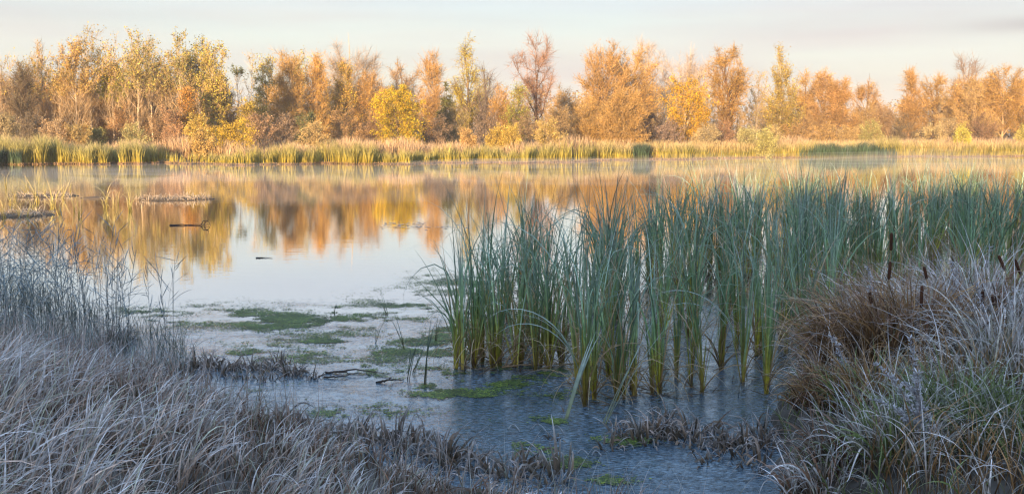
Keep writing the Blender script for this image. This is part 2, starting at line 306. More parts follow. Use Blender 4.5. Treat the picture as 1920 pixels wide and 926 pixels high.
def make_tree_meshes(H, W, sp, **kw):
    p = dict(SP[sp]); p.update(kw); cb = p['cb']; ns = p['ns']
    ex, ey = ENV[p['env']]; env = lambda t: np.interp(t, ex, ey)*W/2
    # stems
    m = 9; t = np.linspace(0, 1, m); S = []; r0 = p['tr']*H
    hs = H*np.where(np.arange(ns) == 0, .92, U(.55, .85, ns))
    for k in range(ns):
        a = U(0, 6.28); off = (W*.17*U(.4, 1) if k else 0)
        wob = np.cumsum(rng.normal(0, .012*H*(.6 if sp in ('poplar', 'cone', 'spruce') else 1), (m, 2)), 0)*t[:, None]
        base = rng.normal(0, .02*W+.02, 2) if ns > 1 else np.zeros(2)
        S.append(np.column_stack([base[0]+np.cos(a)*off*t**.8+wob[:, 0], base[1]+np.sin(a)*off*t**.8+wob[:, 1], t*hs[k]-.3*(t == 0)]))
    S = np.array(S); rs = (r0/(1+.35*(ns-1)))*(np.clip(1-t, .04, 1)**.8)[None]*np.ones((ns, 1))
    # main limbs: each ends on the uneven outline of the crown
    n1 = p['n1']*ns; ks = rng.integers(0, ns, n1) if ns > 1 else np.zeros(n1, int)
    gt = np.linspace(0, 1, 60); cw = np.cumsum(np.interp(gt, ex, ey)+.12); te = cb+(.985-cb)*np.interp(np.sort(U(0, 1, n1)), cw/cw[-1], gt)
    tb = np.clip(te-p['rise']*U(.6, 1.4, n1), cb*.7*U(.8, 1.2, n1), .95)
    az = np.arange(n1)*2.4+U(-.5, .5, n1)
    nl = 5; la = U(0, 6.28, nl); lobe = 1-.28*(np.cos(az[:, None]-la[None]+te[:, None]*6).max(1)*-.5+.5)*U(.3, 1.4, n1)
    rad = env((te-cb)/(1-cb))*lobe*U(.62, 1.08, n1)
    bp = np.stack([np.interp(tb*H/hs[ks].clip(.1), t, S[0, :, 2]*0+t) for _ in range(1)], 0)[0]
    bt = np.clip(tb*H/hs[ks], 0, .97)
    B = np.stack([np.array([np.interp(bt[i], t, S[ks[i], :, c]) for i in range(n1)]) for c in range(3)], -1)
    axis_ = B[:, :2]*.55
    E = np.column_stack([axis_[:, 0]+rad*np.cos(az), axis_[:, 1]+rad*np.sin(az), te*H])
    ln = np.linalg.norm(E-B, axis=1)
    K = lerp(B, E, .55); K[:, 2] -= (.12 if sp != 'spruce' else -.05)*ln*U(.2, 1.3, n1); K[:, :2] += rng.normal(0, .06, (n1, 2))*ln[:, None]
    u = np.linspace(0, 1, 6)[None, :, None]
    L1 = B[:, None]*(1-u)**2+2*K[:, None]*u*(1-u)+E[:, None]*u**2
    L1[:, 1:-1] += rng.normal(0, .02, (n1, 4, 3))*ln[:, None, None]
    rb = np.clip(np.array([np.interp(bt[i], t, rs[ks[i]]) for i in range(n1)])*(.62 if sp in ('bare', 'oak') else .42), .012, .02*H)
    r1 = rb[:, None]*np.linspace(1, .18, 6)[None]
    # side branches
    n2 = p['n2']*n1; k1 = np.repeat(np.arange(n1), p['n2']); s = U(.22, .97, n2); f = s*5; i0 = np.minimum(f.astype(int), 4); fr = (f-i0)[:, None]
    B2 = L1[k1, i0]*(1-fr)+L1[k1, i0+1]*fr; dr = L1[k1, i0+1]-L1[k1, i0]; dr /= np.linalg.norm(dr, axis=1, keepdims=True)+1e-9
    l2 = ln[k1]*U(.25, .55, n2)*(1.15-s*.6)
    d2 = dr*.75+rng.normal(0, .55, (n2, 3)); d2[:, 2] += .35*p['up']; d2 /= np.linalg.norm(d2, axis=1, keepdims=True)
    u2 = np.linspace(0, 1, 4)[None, :, None]
    L2 = B2[:, None]+d2[:, None]*(l2[:, None, None]*u2); L2[:, :, 2] += (u2[..., 0]**2)*l2[:, None]*(.22*p['up']-.3*p['droop'])
    L2[:, 1:] += rng.normal(0, .05, (n2, 3, 3))*l2[:, None, None]
    r2 = np.clip(r1[k1, i0]*.5, .008, .05)[:, None]*np.linspace(1, .25, 4)[None]
    tr = cat(tubes(S, rs, p['bark'], 7), tubes(L1, r1, p['bark'], 4), tubes(L2, r2, np.array(p['bark'])*1.05, 3))
    # twigs
    nt_ = int(p['ntw']*1.25); wgt = l2**1.15; k2 = rng.choice(n2, nt_, p=wgt/wgt.sum()); s = U(.15, 1, nt_)*3; i0 = np.minimum(s.astype(int), 2); fr = (s-i0)[:, None]
    B3 = L2[k2, i0]*(1-fr)+L2[k2, i0+1]*fr
    alt = rng.random(nt_) < .3; w1 = ln**1.1; kk = rng.choice(n1, nt_, p=w1/w1.sum()); ss = U(2.2, 5, nt_); j0 = np.minimum(ss.astype(int), 4); fj = (ss-j0)[:, None]
    B3 = np.where(alt[:, None], L1[kk, j0]*(1-fj)+L1[kk, j0+1]*fj, B3)
    d3 = d2[k2]*.5+rng.normal(0, p.get('sig', .5), (nt_, 3)); d3[:, 2] += p['up']*.7-p['droop']*.4; d3 /= np.linalg.norm(d3, axis=1, keepdims=True)
    sc = (H/15)**.5
    l3 = p['ltw']*U(.5, 1.3, nt_)*sc*np.clip(.4+.6*l2[k2]/np.median(l2), .5, 1.35); mid = B3+d3*l3[:, None]*.5; end = B3+d3*l3[:, None]; end[:, 2] += l3*(.12*p['up']-.35*p['droop'])
    PT = np.stack([B3, mid, end], 1); sd = np.cross(d3, rng.normal(size=(nt_, 3))); sd /= np.linalg.norm(sd, axis=1, keepdims=True)+1e-9
    hw = np.array([.5, .4, .12])[None, :, None]*p['wtw']
    V = np.stack([PT-sd[:, None]*hw, PT+sd[:, None]*hw], 2)
    i = np.arange(nt_*3).reshape(nt_, 3)*2; q = np.stack([i[:, :-1], i[:, :-1]+1, i[:, 1:]+1, i[:, 1:]], -1).reshape(-1, 4)
    ctw = np.array(p['twig'])[None]*vary(nt_, .2)[:, None]; parts = [(V.reshape(-1, 3), q, np.repeat(ctw, 6, 0))]
    # leaves sit on the twigs
    nlf = int(p['nleaf']*1.5)
    if nlf:
        ok = np.where(B3[:, 2] > H*p['llo'])[0]
        if len(ok) == 0: ok = np.arange(nt_)
        kl = ok[rng.integers(0, len(ok), nlf)]; P = lerp(B3[kl], end[kl], U(.2, 1.1, nlf)[:, None])+rng.normal(0, .09, (nlf, 3))
        parts.append(quads(P, p['ls']*.72*U(.6, 1.3, nlf), p['leaf']))
    cr_ = cat(*parts)
    return mkmesh('trunk', tr[0], tr[1], tr[2], M_BARK, True), mkmesh('crown', cr_[0], cr_[1], cr_[2], M_TWIG)
def tree(name, px, D, top, wpx, sp, label, cat_='tree', group=None, meshes=None, **kw):
    x = (px-960)/F*D; z0 = float(ground_z(x, D)); H = zat(top, D)-z0; W = wpx/F*D*(1.12 if cat_ == 'tree' else 1.05)
    root = bpy.data.objects.new(name, None); COL.objects.link(root); root.location = (x, D, z0); root.empty_display_size = .5
    tag(root, label, cat_, group)
    a, b = meshes or make_tree_meshes(H, W, sp, **kw)
    leaf = 'crown' if cat_ == 'tree' else 'foliage'; st = 'trunk' if cat_ == 'tree' else 'stem'
    obj(st, a, parent=root); obj(leaf, b, parent=root)
    root['h'] = H; del root['h']
    return root, (a, b), H, W

OLIVE = [(.38, .32, .08), (.46, .34, .08), (.28, .27, .09)]
PALE = dict(twig=(.46, .35, .26), bark=(.46, .36, .26))
BRN = dict(leaf=[(.46, .29, .12), (.42, .27, .12)], twig=(.38, .25, .14))
ORG = dict(leaf=[(.52, .26, .06), (.48, .24, .06), (.56, .33, .07)])
YEL = dict(leaf=[(.66, .44, .03), (.60, .44, .04)])
T = [
 # name, px, D, top, width px, species, label, overrides
 ('poplar_tree', 12, 109, 86, 40, 'poplar', 'thin pale poplar with a nearly bare top at the left end of the tree line', dict(nleaf=250)),
 ('poplar_tree', 62, 113, 94, 44, 'poplar', 'slim poplar with an olive tuft on top, behind the dark-trunked tree at far left', {}),
 ('poplar_tree', 86, 115, 72, 24, 'poplar', 'very thin bare poplar spire rising alone between two leafier poplars at the left', dict(nleaf=160, n1=16)),
 ('poplar_tree', 116, 111, 88, 44, 'poplar', 'poplar with scattered olive leaves just right of the thin bare spire', {}),
 ('poplar_tree', 150, 109, 73, 60, 'poplar', 'broad poplar with golden brown upper crown left of the tallest poplar', dict(nleaf=2600, ntw=2000, leaf=[(.44, .27, .07), (.38, .27, .08)])),
 ('poplar_tree', 179, 113, 50, 46, 'poplar', 'tallest sparse poplar of the left grove with see-through pale top', dict(nleaf=700)),
 ('poplar_tree', 218, 111, 59, 48, 'poplar', 'poplar with two open olive tufts just right of the tallest poplar', {}),
 ('poplar_tree', 263, 109, 58, 56, 'poplar', 'full poplar with greenish gold top left of the middle of the left grove', dict(nleaf=2200, leaf=OLIVE, ntw=1500)),
 ('poplar_tree', 290, 115, 72, 44, 'poplar', 'lower poplar with dull green top leaves beside the full greenish poplar', dict(leaf=OLIVE)),
 ('poplar_tree', 318, 111, 78, 44, 'poplar', 'poplar with pale forked trunk and light olive crown in the middle of the left grove', dict(bark=(.6, .48, .33))),
 ('poplar_tree', 350, 110, 60, 50, 'poplar', 'tall poplar with ragged green gold top, one of a close pair in the left grove', dict(nleaf=2000, leaf=OLIVE)),
 ('poplar_tree', 380, 112, 63, 48, 'poplar', 'tall poplar with rounded olive top, right one of a close pair in the left grove', dict(nleaf=2400, leaf=OLIVE)),
 ('poplar_tree', 409, 107, 78, 44, 'poplar', 'dense olive green poplar closing the right end of the left grove', dict(nleaf=4200, leaf=[(.34, .29, .06), (.44, .33, .06)], llo=.25, ntw=1600)),
 ('dark_trunked_tree', 48, 108, 122, 44, 'bare', 'dark trunked tree with greyish olive round crown at far left', dict(nleaf=1500, leaf=[(.2, .17, .09)], twig=(.18, .13, .08), bark=(.09, .06, .045), cb=.4)),
 ('alder_tree', 6, 115, 140, 60, 'brush', 'brown bushy tree cut by the left edge of the picture', BRN),
 ('alder_tree', 92, 119, 120, 70, 'brush', 'orange brown bushy tree right of the dark trunked tree', {}),
 ('alder_tree', 132, 117, 92, 66, 'brush', 'rust brown bushy tree in front of the broad golden poplar', dict(leaf=[(.42, .20, .07)], ntw=4600)),
 ('alder_tree', 172, 115, 150, 60, 'brush', 'low rusty bushy tree below the tallest poplar', {}),
 ('yellow_green_tree', 222, 112, 118, 56, 'poplar', 'tree with a yellow green patch of leaves high in the left grove', dict(nleaf=3000, leaf=[(.5, .44, .04), (.36, .38, .04)], llo=.55)),
 ('alder_tree', 205, 116, 165, 56, 'brush', 'pinkish orange bushy tree below the yellow green patch', dict(leaf=[(.46, .25, .12)])),
 ('alder_tree', 262, 117, 128, 66, 'brush', 'tawny bushy tree below the full greenish poplar', dict(leaf=[(.44, .28, .1)])),
 ('alder_tree', 306, 119, 112, 60, 'brush', 'brown twiggy tree around the pale forked trunk', BRN),
 ('alder_tree', 388, 117, 118, 76, 'brush', 'wide tawny tree under the dense olive poplar', dict(leaf=[(.46, .29, .1), (.4, .3, .08)])),
 ('alder_tree', 424, 121, 160, 50, 'brush', 'low tan tree at the edge of the gap right of the left grove', dict(leaf=[(.42, .28, .13)])),
 ('orange_birch_tree', 356, 103, 157, 40, 'cone', 'small orange cone shaped tree in front of the left grove', dict(leaf=[(.56, .26, .05), (.6, .3, .06)], cb=.2)),
 ('poplar_tree', 452, 132, 112, 22, 'poplar', 'thin sapling with a dark green tip standing in the gap', dict(nleaf=350, leaf=[(.18, .19, .08)], llo=.8, n1=10, ntw=200)),
 ('poplar_tree', 476, 134, 98, 28, 'poplar', 'thin bare poplar in the gap beside the dark tipped sapling', dict(nleaf=120, n1=14, ntw=300)),
 ('poplar_tree', 503, 126, 95, 40, 'poplar', 'poplar with dark olive tufts just right of the gap', dict(leaf=[(.30, .27, .07), (.42, .33, .08)], nleaf=2000, llo=.45)),
 ('alder_tree', 478, 118, 175, 52, 'leafy', 'low yellow green tree at the foot of the gap', dict(leaf=[(.46, .38, .06), (.48, .32, .07)])),
 ('alder_tree', 545, 122, 86, 74, 'brush', 'broad golden orange tree right of the dark olive tufted poplar', dict(leaf=[(.50, .30, .08), (.46, .32, .08)], ntw=4600, nleaf=3800)),
 ('poplar_tree', 566, 130, 80, 28, 'poplar', 'sparse slim poplar standing behind the broad golden orange tree', dict(leaf=OLIVE)),
 ('alder_tree', 598, 124, 104, 60, 'brush', 'brown tree between the broad golden tree and the tall bare pale tree', {}),
 ('bare_tree', 664, 150, 43, 112, 'bare', 'tallest bare pale tree with a wide domed crown of fine twigs', dict(PALE, n1=26, ntw=5600, nleaf=0, env='round', cb=.2)),
 ('alder_tree', 648, 128, 110, 70, 'cone', 'orange tree with pale trunk in front of the tall bare domed tree', dict(leaf=[(.5, .28, .07), (.5, .36, .05)], bark=(.6, .5, .3))),
 ('alder_tree', 694, 130, 120, 74, 'brush', 'rusty orange tree left of the bright yellow tree', dict(ORG, ntw=4600)),
 ('oak_tree', 752, 145, 98, 70, 'oak', 'brown round topped tree behind the bright yellow tree', BRN),
 ('yellow_tree', 752, 106, 150, 90, 'leafy', 'bright yellow leafy tree standing forward near the far shore', dict(nleaf=13000, leaf=[(.60, .44, .02), (.42, .38, .03), (.64, .40, .02), (.5, .3, .03)], cb=.06)),
 ('alder_tree', 812, 132, 90, 46, 'brush', 'slender pinkish brown tree left of the tall yellow topped tree', dict(leaf=[(.42, .25, .12)])),
 ('yellow_tree', 880, 134, 50, 74, 'leafy', 'tall yellow green tree with narrow upper crown leaning to one side', dict(env='cone', cb=.25, nleaf=7000, leaf=[(.60, .48, .05), (.50, .44, .06), (.52, .38, .05)], ns=1, n1=30)),
 ('spruce_tree', 838, 122, 148, 36, 'spruce', 'narrow dark olive conifer below the tall yellow green tree', {}),
 ('bare_tree', 916, 128, 100, 46, 'bare', 'thin leaning dark bare tree right of the tall yellow green tree', dict(nleaf=0, ntw=900, n1=18, twig=(.22, .16, .12), bark=(.13, .1, .08), env='cone')),
 ('oak_tree', 942, 125, 160, 60, 'brush', 'low orange tree below the thin leaning bare tree', ORG),
 ('bare_tree', 1004, 124, 70, 84, 'bare', 'bare tree with dark forked trunk and open round crown alone against the sky', dict(nleaf=200, ntw=2600, cb=.42, env='vase', twig=(.34, .2, .13), bark=(.16, .09, .05), n1=15)),
 ('green_tree', 972, 118, 150, 34, 'leafy', 'small light green tree at the left foot of the open round bare tree', dict(leaf=[(.32, .34, .06), (.42, .38, .06)], nleaf=3500)),
 ('alder_tree', 1066, 140, 164, 84, 'brush', 'low hazy tan tree in the dip of the skyline', dict(leaf=[(.42, .3, .15)])),
 ('willow_tree', 1128, 124, 80, 96, 'oak', 'large brown willow with upright dark limbs, left half of a big brown pair', dict(ntw=5600, nleaf=3800, env='vase', cb=.1, ns=2, up=.8, leaf=[(.44, .25, .09), (.4, .22, .09)])),
 ('willow_tree', 1190, 128, 84, 104, 'oak', 'large brown willow with dark shaded right side, right half of a big brown pair', dict(ntw=5600, nleaf=3600, cb=.12, ns=2, up=.6)),
 ('willow_tree', 1110, 112, 170, 90, 'brush', 'golden tan willow bush standing before the big brown pair', dict(leaf=[(.54, .36, .12), (.5, .32, .1)], nleaf=5000)),
 ('willow_tree', 1168, 108, 158, 84, 'brush', 'round topped tan willow with visible lower stems before the big brown pair', dict(leaf=[(.5, .32, .12)], nleaf=5000)),
 ('bare_tree', 1214, 160, 68, 60, 'bare', 'faint bare top showing behind the big brown pair', dict(PALE, nleaf=0, ntw=2600)),
 ('bare_tree', 1282, 146, 60, 112, 'bare', 'wide pale bare tree behind the orange yellow tree', dict(PALE, nleaf=0, ntw=4800, n1=24, env='round', cb=.25)),
 ('orange_yellow_tree', 1288, 118, 132, 92, 'leafy', 'glowing orange yellow leafy tree left of the dark trunked oak', dict(leaf=[(.72, .40, .02), (.66, .44, .03), (.7, .36, .02)], nleaf=8500, cb=.2)),
 ('oak_tree', 1362, 126, 88, 86, 'oak', 'brown oak with thick dark straight trunk right of the orange yellow tree', dict(env='vase', cb=.3, tr=.022, bark=(.15, .08, .045))),
 ('poplar_tree', 1416, 140, 128, 40, 'poplar', 'slight pale tree left of the tall golden cone shaped tree', dict(nleaf=300)),
 ('golden_poplar_tree', 1461, 128, 73, 74, 'cone', 'tall golden cone shaped tree standing free between brown trees', dict(nleaf=6500)),
 ('oak_tree', 1506, 150, 126, 52, 'oak', 'brown tree with dark lower trunk just right of the golden cone shaped tree', {}),
 ('oak_tree', 1538, 146, 124, 54, 'oak', 'upright pinkish tree, middle one of three right of the golden cone shaped tree', dict(leaf=[(.48, .28, .14)])),
 ('oak_tree', 1566, 143, 140, 46, 'oak', 'small tree with bent dark trunk and pink orange crown', dict(leaf=[(.54, .3, .13)], cb=.4)),
 ('oak_tree', 1617, 146, 126, 82, 'oak', 'round brown tree with a pointed top left of the low sky gap', dict(env='cone', leaf=[(.42, .22, .09)])),
 ('oak_tree', 1652, 140, 184, 46, 'brush', 'low brown tree at the left side of the low sky gap', BRN),
 ('oak_tree', 1699, 148, 128, 54, 'oak', 'brown tree with a pale yellow tip at the right side of the low sky gap', dict(env='cone', leaf=[(.42, .24, .1)])),
 ('oak_tree', 1746, 150, 126, 78, 'oak', 'twiggy brown tree with leaning limbs between the yellow tipped tree and the tall right group', dict(nleaf=1600)),
 ('bare_tree', 1801, 156, 94, 50, 'bare', 'bare crooked top rising over the right group', dict(nleaf=200)),
 ('oak_tree', 1822, 140, 106, 100, 'oak', 'broad golden brown tree leading the right group', dict(leaf=[(.5, .3, .08)], nleaf=4200, ntw=5200)),
 ('oak_tree', 1874, 138, 118, 84, 'oak', 'orange brown tree with a sunlit pale trunk in the right group', dict(bark=(.5, .34, .2), nleaf=3600, cb=.25)),
 ('oak_tree', 1916, 142, 112, 72, 'oak', 'rust orange tree cut by the right edge of the picture', dict(nleaf=3600)),
]
NOTE = 'trees and taller bushes along the far shore'
for nm, px, D, top, wp, sp, lab, kw in T:
    tree(nm, px, D, top, wp, sp, lab, 'tree', NOTE, **kw)
# shrubs in front of the trees, each described
SH = [
 (18, 98, 205, 50, 'pale tan shrub at the left edge behind the green reeds', [(.48, .38, .2)]),
 (62, 104, 200, 56, 'grey brown twiggy shrub behind the green reeds at far left', [(.26, .2, .13)]),
 (104, 97, 222, 50, 'low pinkish tan shrub with frosty leaves near the left end of the reeds', [(.52, .36, .2)]),
 (148, 98, 218, 54, 'gold tan frosted shrub beside the pinkish one', [(.54, .4, .16), (.5, .34, .14)]),
 (186, 102, 238, 40, 'low olive shrub between two tan ones', [(.34, .3, .1)]),
 (254, 98, 232, 56, 'pale yellow green shrub at the end of the thick reed belt', [(.44, .38, .16)]),
 (300, 104, 208, 64, 'brown shrub below the pale forked trunk', [(.38, .24, .12)]),
 (330, 100, 190, 50, 'pink brown shrub left of the small orange cone shaped tree', [(.46, .27, .14)]),
 (374, 98, 206, 48, 'shrub with bright yellow leaves on top', [(.62, .44, .08), (.5, .36, .12)]),
 (382, 92.5, 240, 44, 'frosted yellow tan shrub at the very water edge', [(.56, .38, .13)]),
 (436, 94, 210, 84, 'bright golden willow shrub reaching down to the shore', [(.62, .42, .05), (.56, .38, .06)]),
 (486, 104, 206, 70, 'pinkish brown shrub right of the golden willow shrub', [(.42, .27, .16)]),
 (536, 106, 214, 60, 'grey pink shrub behind the dry grass', [(.4, .28, .18)]),
 (578, 106, 200, 52, 'dark green low shrub with tan surroundings', [(.16, .19, .08), (.3, .24, .1)]),
 (590, 100, 226, 50, 'low tan shrub in the dry grass', [(.5, .36, .16)]),
 (650, 112, 200, 70, 'tawny shrub under the orange tree with pale trunk', [(.42, .26, .12)]),
 (708, 112, 210, 60, 'brown shrub left behind the bright yellow tree', [(.34, .21, .11)]),
 (812, 110, 205, 66, 'greyish brown shrub right behind the bright yellow tree', [(.32, .22, .14)]),
 (850, 116, 190, 60, 'dull olive shrub under the narrow dark conifer', [(.27, .21, .1)]),
 (878, 100, 228, 32, 'small upright pale orange shrub in the dry grass', [(.62, .4, .16)]),
 (912, 108, 200, 56, 'greyish twiggy shrub under the thin leaning tree', [(.3, .22, .16)]),
 (930, 100, 236, 40, 'low yellow shrub, left of a pair in the dry grass', [(.6, .42, .1)]),
 (958, 100, 224, 42, 'low yellow shrub, right of a pair in the dry grass', [(.62, .44, .1)]),
 (990, 110, 208, 56, 'brownish shrub under the open round bare tree', [(.38, .26, .14)]),
 (1028, 100, 220, 58, 'leafy tan and yellow shrub at the edge of the dry grass', [(.56, .4, .12), (.5, .36, .16)]),
 (1046, 108, 186, 60, 'tall tan shrub left of the golden tan willow bush', [(.5, .34, .16)]),
 (1222, 118, 205, 70, 'dark brown shrub in shade beside the big brown willows', [(.26, .18, .12)]),
 (1256, 114, 222, 60, 'purplish low shrub left of the orange yellow tree', [(.34, .24, .18)]),
 (1322, 112, 230, 56, 'low pale shrub under the orange yellow tree', [(.44, .34, .18)]),
 (1350, 116, 222, 60, 'brown low shrub around the oak trunk', [(.34, .2, .11)]),
 (1400, 112, 232, 44, 'pale green tan shrub left of the golden cone shaped tree', [(.46, .4, .18)]),
 (1432, 110, 234, 36, 'frosty yellow green shrub at the foot of the golden cone shaped tree', [(.5, .44, .16)]),
 (1492, 126, 224, 70, 'long low tawny shrub right of the golden cone shaped tree', [(.48, .3, .12)]),
 (1540, 128, 226, 74, 'rounded tawny shrub in the middle of the low shrub row', [(.5, .32, .12)]),
 (1590, 126, 230, 60, 'tan reedy shrub in the low shrub row', [(.5, .34, .14)]),
 (1628, 124, 224, 56, 'pale green shrub at the right end of the low shrub row', [(.44, .38, .14)]),
 (1690, 134, 212, 70, 'dark olive brown shrub below the low sky gap', [(.24, .18, .1)]),
 (1744, 124, 230, 60, 'pale straw coloured shrub in front of the right group', [(.56, .42, .2)]),
 (1776, 128, 220, 50, 'tan twiggy shrub leaning out before the right group', [(.46, .34, .18)]),
 (1801, 118, 228, 30, 'bright yellow green small shrub before the right group', [(.56, .48, .1)]),
 (1836, 132, 214, 70, 'deep brown shrub beneath the broad golden brown tree', [(.3, .18, .1)]),
 (1916, 124, 230, 36, 'yellow green shrub at the right edge of the picture', [(.5, .42, .12)]),
 (700, 116, 225, 60, 'low orange brown shrub beside the foot of the yellow tree', [(.4, .25, .12)]),
 (230, 104, 196, 60, 'tall rusty shrub between olive and pale yellow shrubs', [(.42, .24, .1)]),
 (1450, 118, 238, 40, 'low straw shrub beside the frosty yellow green one', [(.5, .38, .18)]),
]
for px, D, top, wp, lab, lf in SH:
    tree('shrub', px, D, top, wp, 'shrub', lab, 'shrub', 'shrubs along the far shore', leaf=lf, twig=tuple(np.array(lf[0])*.75))
# more trees deeper in the wood, seen only between the others
back = []
for i in range(8):
    sp = ['brush', 'oak', 'brush', 'bare'][i % 4]
    back.append((make_tree_meshes(13, 8, sp, leaf=[(.50, .32, .11), (.46, .28, .1)] if i % 2 else [(.54, .38, .12)], twig=(.46, .30, .13)), 13, 8))
def skyline(px):
    return np.interp(px, [0, 100, 200, 400, 425, 440, 490, 520, 640, 700, 820, 930, 960, 1060, 1110, 1230, 1330, 1400, 1440, 1480, 1560, 1640, 1665, 1700, 1800, 1920],
                     [125, 120, 105, 110, 150, 205, 190, 140, 120, 125, 140, 165, 180, 180, 150, 140, 150, 195, 165, 170, 170, 180, 200, 165, 140, 140])
for i in range(84):
    px = -40+i*24.2+U(-9, 9); D = U(136, 190); top = skyline(px)+U(4, 40)
    ms, h0, w0 = back[rng.integers(0, 8)]
    x = (px-960)/F*D; z0 = float(ground_z(x, D)); H = zat(top, D)-z0; s = H/h0
    r_ = bpy.data.objects.new('background_tree', None); COL.objects.link(r_); r_.location = (x, D, z0-.1); r_.rotation_euler = (0, 0, U(0, 6.28)); r_.scale = (s*U(.85, 1.15), s*U(.85, 1.15), s)
    tag(r_, 'brown autumn tree deep in the wood, half hidden behind the front row of trees', 'tree', 'half hidden trees deeper in the wood')
    obj('trunk', ms[0], parent=r_); obj('crown', ms[1], parent=r_)
# the wood goes on beyond both sides of the picture
for i in range(44):
    px = U(-600, -50) if i % 2 else U(1970, 2500); D = U(112, 175); ms, h0, w0 = back[i % 8]; x = (px-960)/F*D; z0 = float(ground_z(x, D)); s = U(9, 14)/h0
    r_ = bpy.data.objects.new('outlying_tree', None); COL.objects.link(r_); r_.location = (x, D, z0-.1); r_.rotation_euler = (0, 0, U(0, 6.28)); r_.scale = (s, s, s)
    tag(r_, 'brown autumn tree where the shore wood continues beyond the view', 'tree', 'trees where the wood continues to either side')
    obj('trunk', ms[0], parent=r_); obj('crown', ms[1], parent=r_)
# far wood beyond
n = 90000; x = U(-420, 420, n); y = 300+U(-25, 25, n); hh = 10+3*np.sin(x*.05)+2*np.sin(x*.13+1)+1.5*np.sin(x*.37)
z = 1+hh*U(0, 1, n)**1.1
V = quads(np.stack([x, y, z], -1), U(.4, 1.0, n), [(.38, .24, .10), (.42, .28, .12), (.30, .20, .10)])
b = np.stack([U(-420, 420, 1500), 300+U(-22, 22, 1500), np.full(1500, .8)], -1)
hb = 8+3*np.sin(b[:, 0]*.05)+U(0, 3, 1500)
V = cat(V, blades(b, hb, .3, U(0, 6.28, 1500), .02, .08, [(0, (.16, .11, .08)), (1, (.25, .17, .1))], S=3))
tag(obj('distant_woods', mkmesh('distant_woods', *V, M_TWIG)), 'low hazy brown wood far behind the trees of the shore', 'woods', kind='stuff')

# ------------------------------------------------------------------ far reed belt and dry grass
def belt(n, d0, d1, hmin, hmax, wd, cols, pxr=(-60, 1980), hfun=None, dens=None, **k):
    px = U(pxr[0], pxr[1], n)
    if dens is not None: px = px[rng.random(n) < dens(px)]; n = len(px)
    x = (px-960)/F*100; d = d0+(d1-d0)*U(0, 1, n)**1.8
    d = d+1.3*np.sin(px*.023+.5)+.9*np.sin(px*.061+2)+.5*np.sin(px*.17)
    x = (px-960)/F*(far_shore(x)+d); y = far_shore(x)+d
    h = U(hmin, hmax, n)*(hfun(px) if hfun else 1)
    b = np.stack([x, y, np.maximum(ground_z(x, y), -.02)], -1)
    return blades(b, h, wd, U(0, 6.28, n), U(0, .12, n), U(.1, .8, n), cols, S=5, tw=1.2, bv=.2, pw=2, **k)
hf = lambda px: .86-.35*np.exp(-((px-430)/60)**2)+.15*np.sin(px*.012+1)+.13*np.sin(px*.031)+.1*np.sin(px*.083+1)+.08*np.sin(px*.21)
gapd = lambda px: np.where((px > 290) & (px < 400), .25, 1)*np.where((px > 1040) & (px < 1090), .35, 1)*np.where((px > 495) & (px < 530), .5, 1)*np.clip(.75+.35*np.sin(px*.05)+.2*np.sin(px*.173), .25, 1)
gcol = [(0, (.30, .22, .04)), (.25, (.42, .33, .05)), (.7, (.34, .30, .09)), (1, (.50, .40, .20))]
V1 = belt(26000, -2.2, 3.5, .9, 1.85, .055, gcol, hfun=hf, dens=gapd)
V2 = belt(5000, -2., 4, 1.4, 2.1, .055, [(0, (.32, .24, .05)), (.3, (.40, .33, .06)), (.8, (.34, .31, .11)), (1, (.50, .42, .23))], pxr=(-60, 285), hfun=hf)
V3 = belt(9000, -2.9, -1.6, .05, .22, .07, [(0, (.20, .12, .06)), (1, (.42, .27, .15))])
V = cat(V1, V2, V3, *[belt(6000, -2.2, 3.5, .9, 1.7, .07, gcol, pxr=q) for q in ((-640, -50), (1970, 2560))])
tag(obj('reeds', mkmesh('reeds', *V, M_REED)), 'yellow green reed belt standing in the water along the far shore', 'reeds', kind='stuff')
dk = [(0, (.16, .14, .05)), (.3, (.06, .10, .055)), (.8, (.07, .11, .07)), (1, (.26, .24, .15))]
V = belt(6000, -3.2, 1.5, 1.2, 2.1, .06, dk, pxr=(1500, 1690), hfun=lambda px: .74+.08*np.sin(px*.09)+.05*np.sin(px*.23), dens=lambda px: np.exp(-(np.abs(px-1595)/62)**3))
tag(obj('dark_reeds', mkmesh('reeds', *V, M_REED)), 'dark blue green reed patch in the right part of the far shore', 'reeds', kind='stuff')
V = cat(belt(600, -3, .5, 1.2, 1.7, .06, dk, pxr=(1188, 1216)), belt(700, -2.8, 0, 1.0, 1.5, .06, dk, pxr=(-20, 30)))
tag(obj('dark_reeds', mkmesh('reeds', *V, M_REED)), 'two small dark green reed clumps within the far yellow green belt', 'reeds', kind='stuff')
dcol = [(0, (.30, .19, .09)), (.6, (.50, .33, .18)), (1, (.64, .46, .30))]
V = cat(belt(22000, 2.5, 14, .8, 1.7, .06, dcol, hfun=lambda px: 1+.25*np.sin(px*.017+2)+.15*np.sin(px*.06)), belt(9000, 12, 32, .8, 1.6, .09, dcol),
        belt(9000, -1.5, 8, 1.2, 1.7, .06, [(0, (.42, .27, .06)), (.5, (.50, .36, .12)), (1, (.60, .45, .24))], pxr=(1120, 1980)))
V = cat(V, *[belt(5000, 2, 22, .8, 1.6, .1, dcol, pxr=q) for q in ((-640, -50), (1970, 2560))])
tag(obj('dry_grass', mkmesh('dry_grass', *V, M_REED)), 'pinkish straw coloured dry grass between the reed belt and the trees', 'grass', kind='stuff')

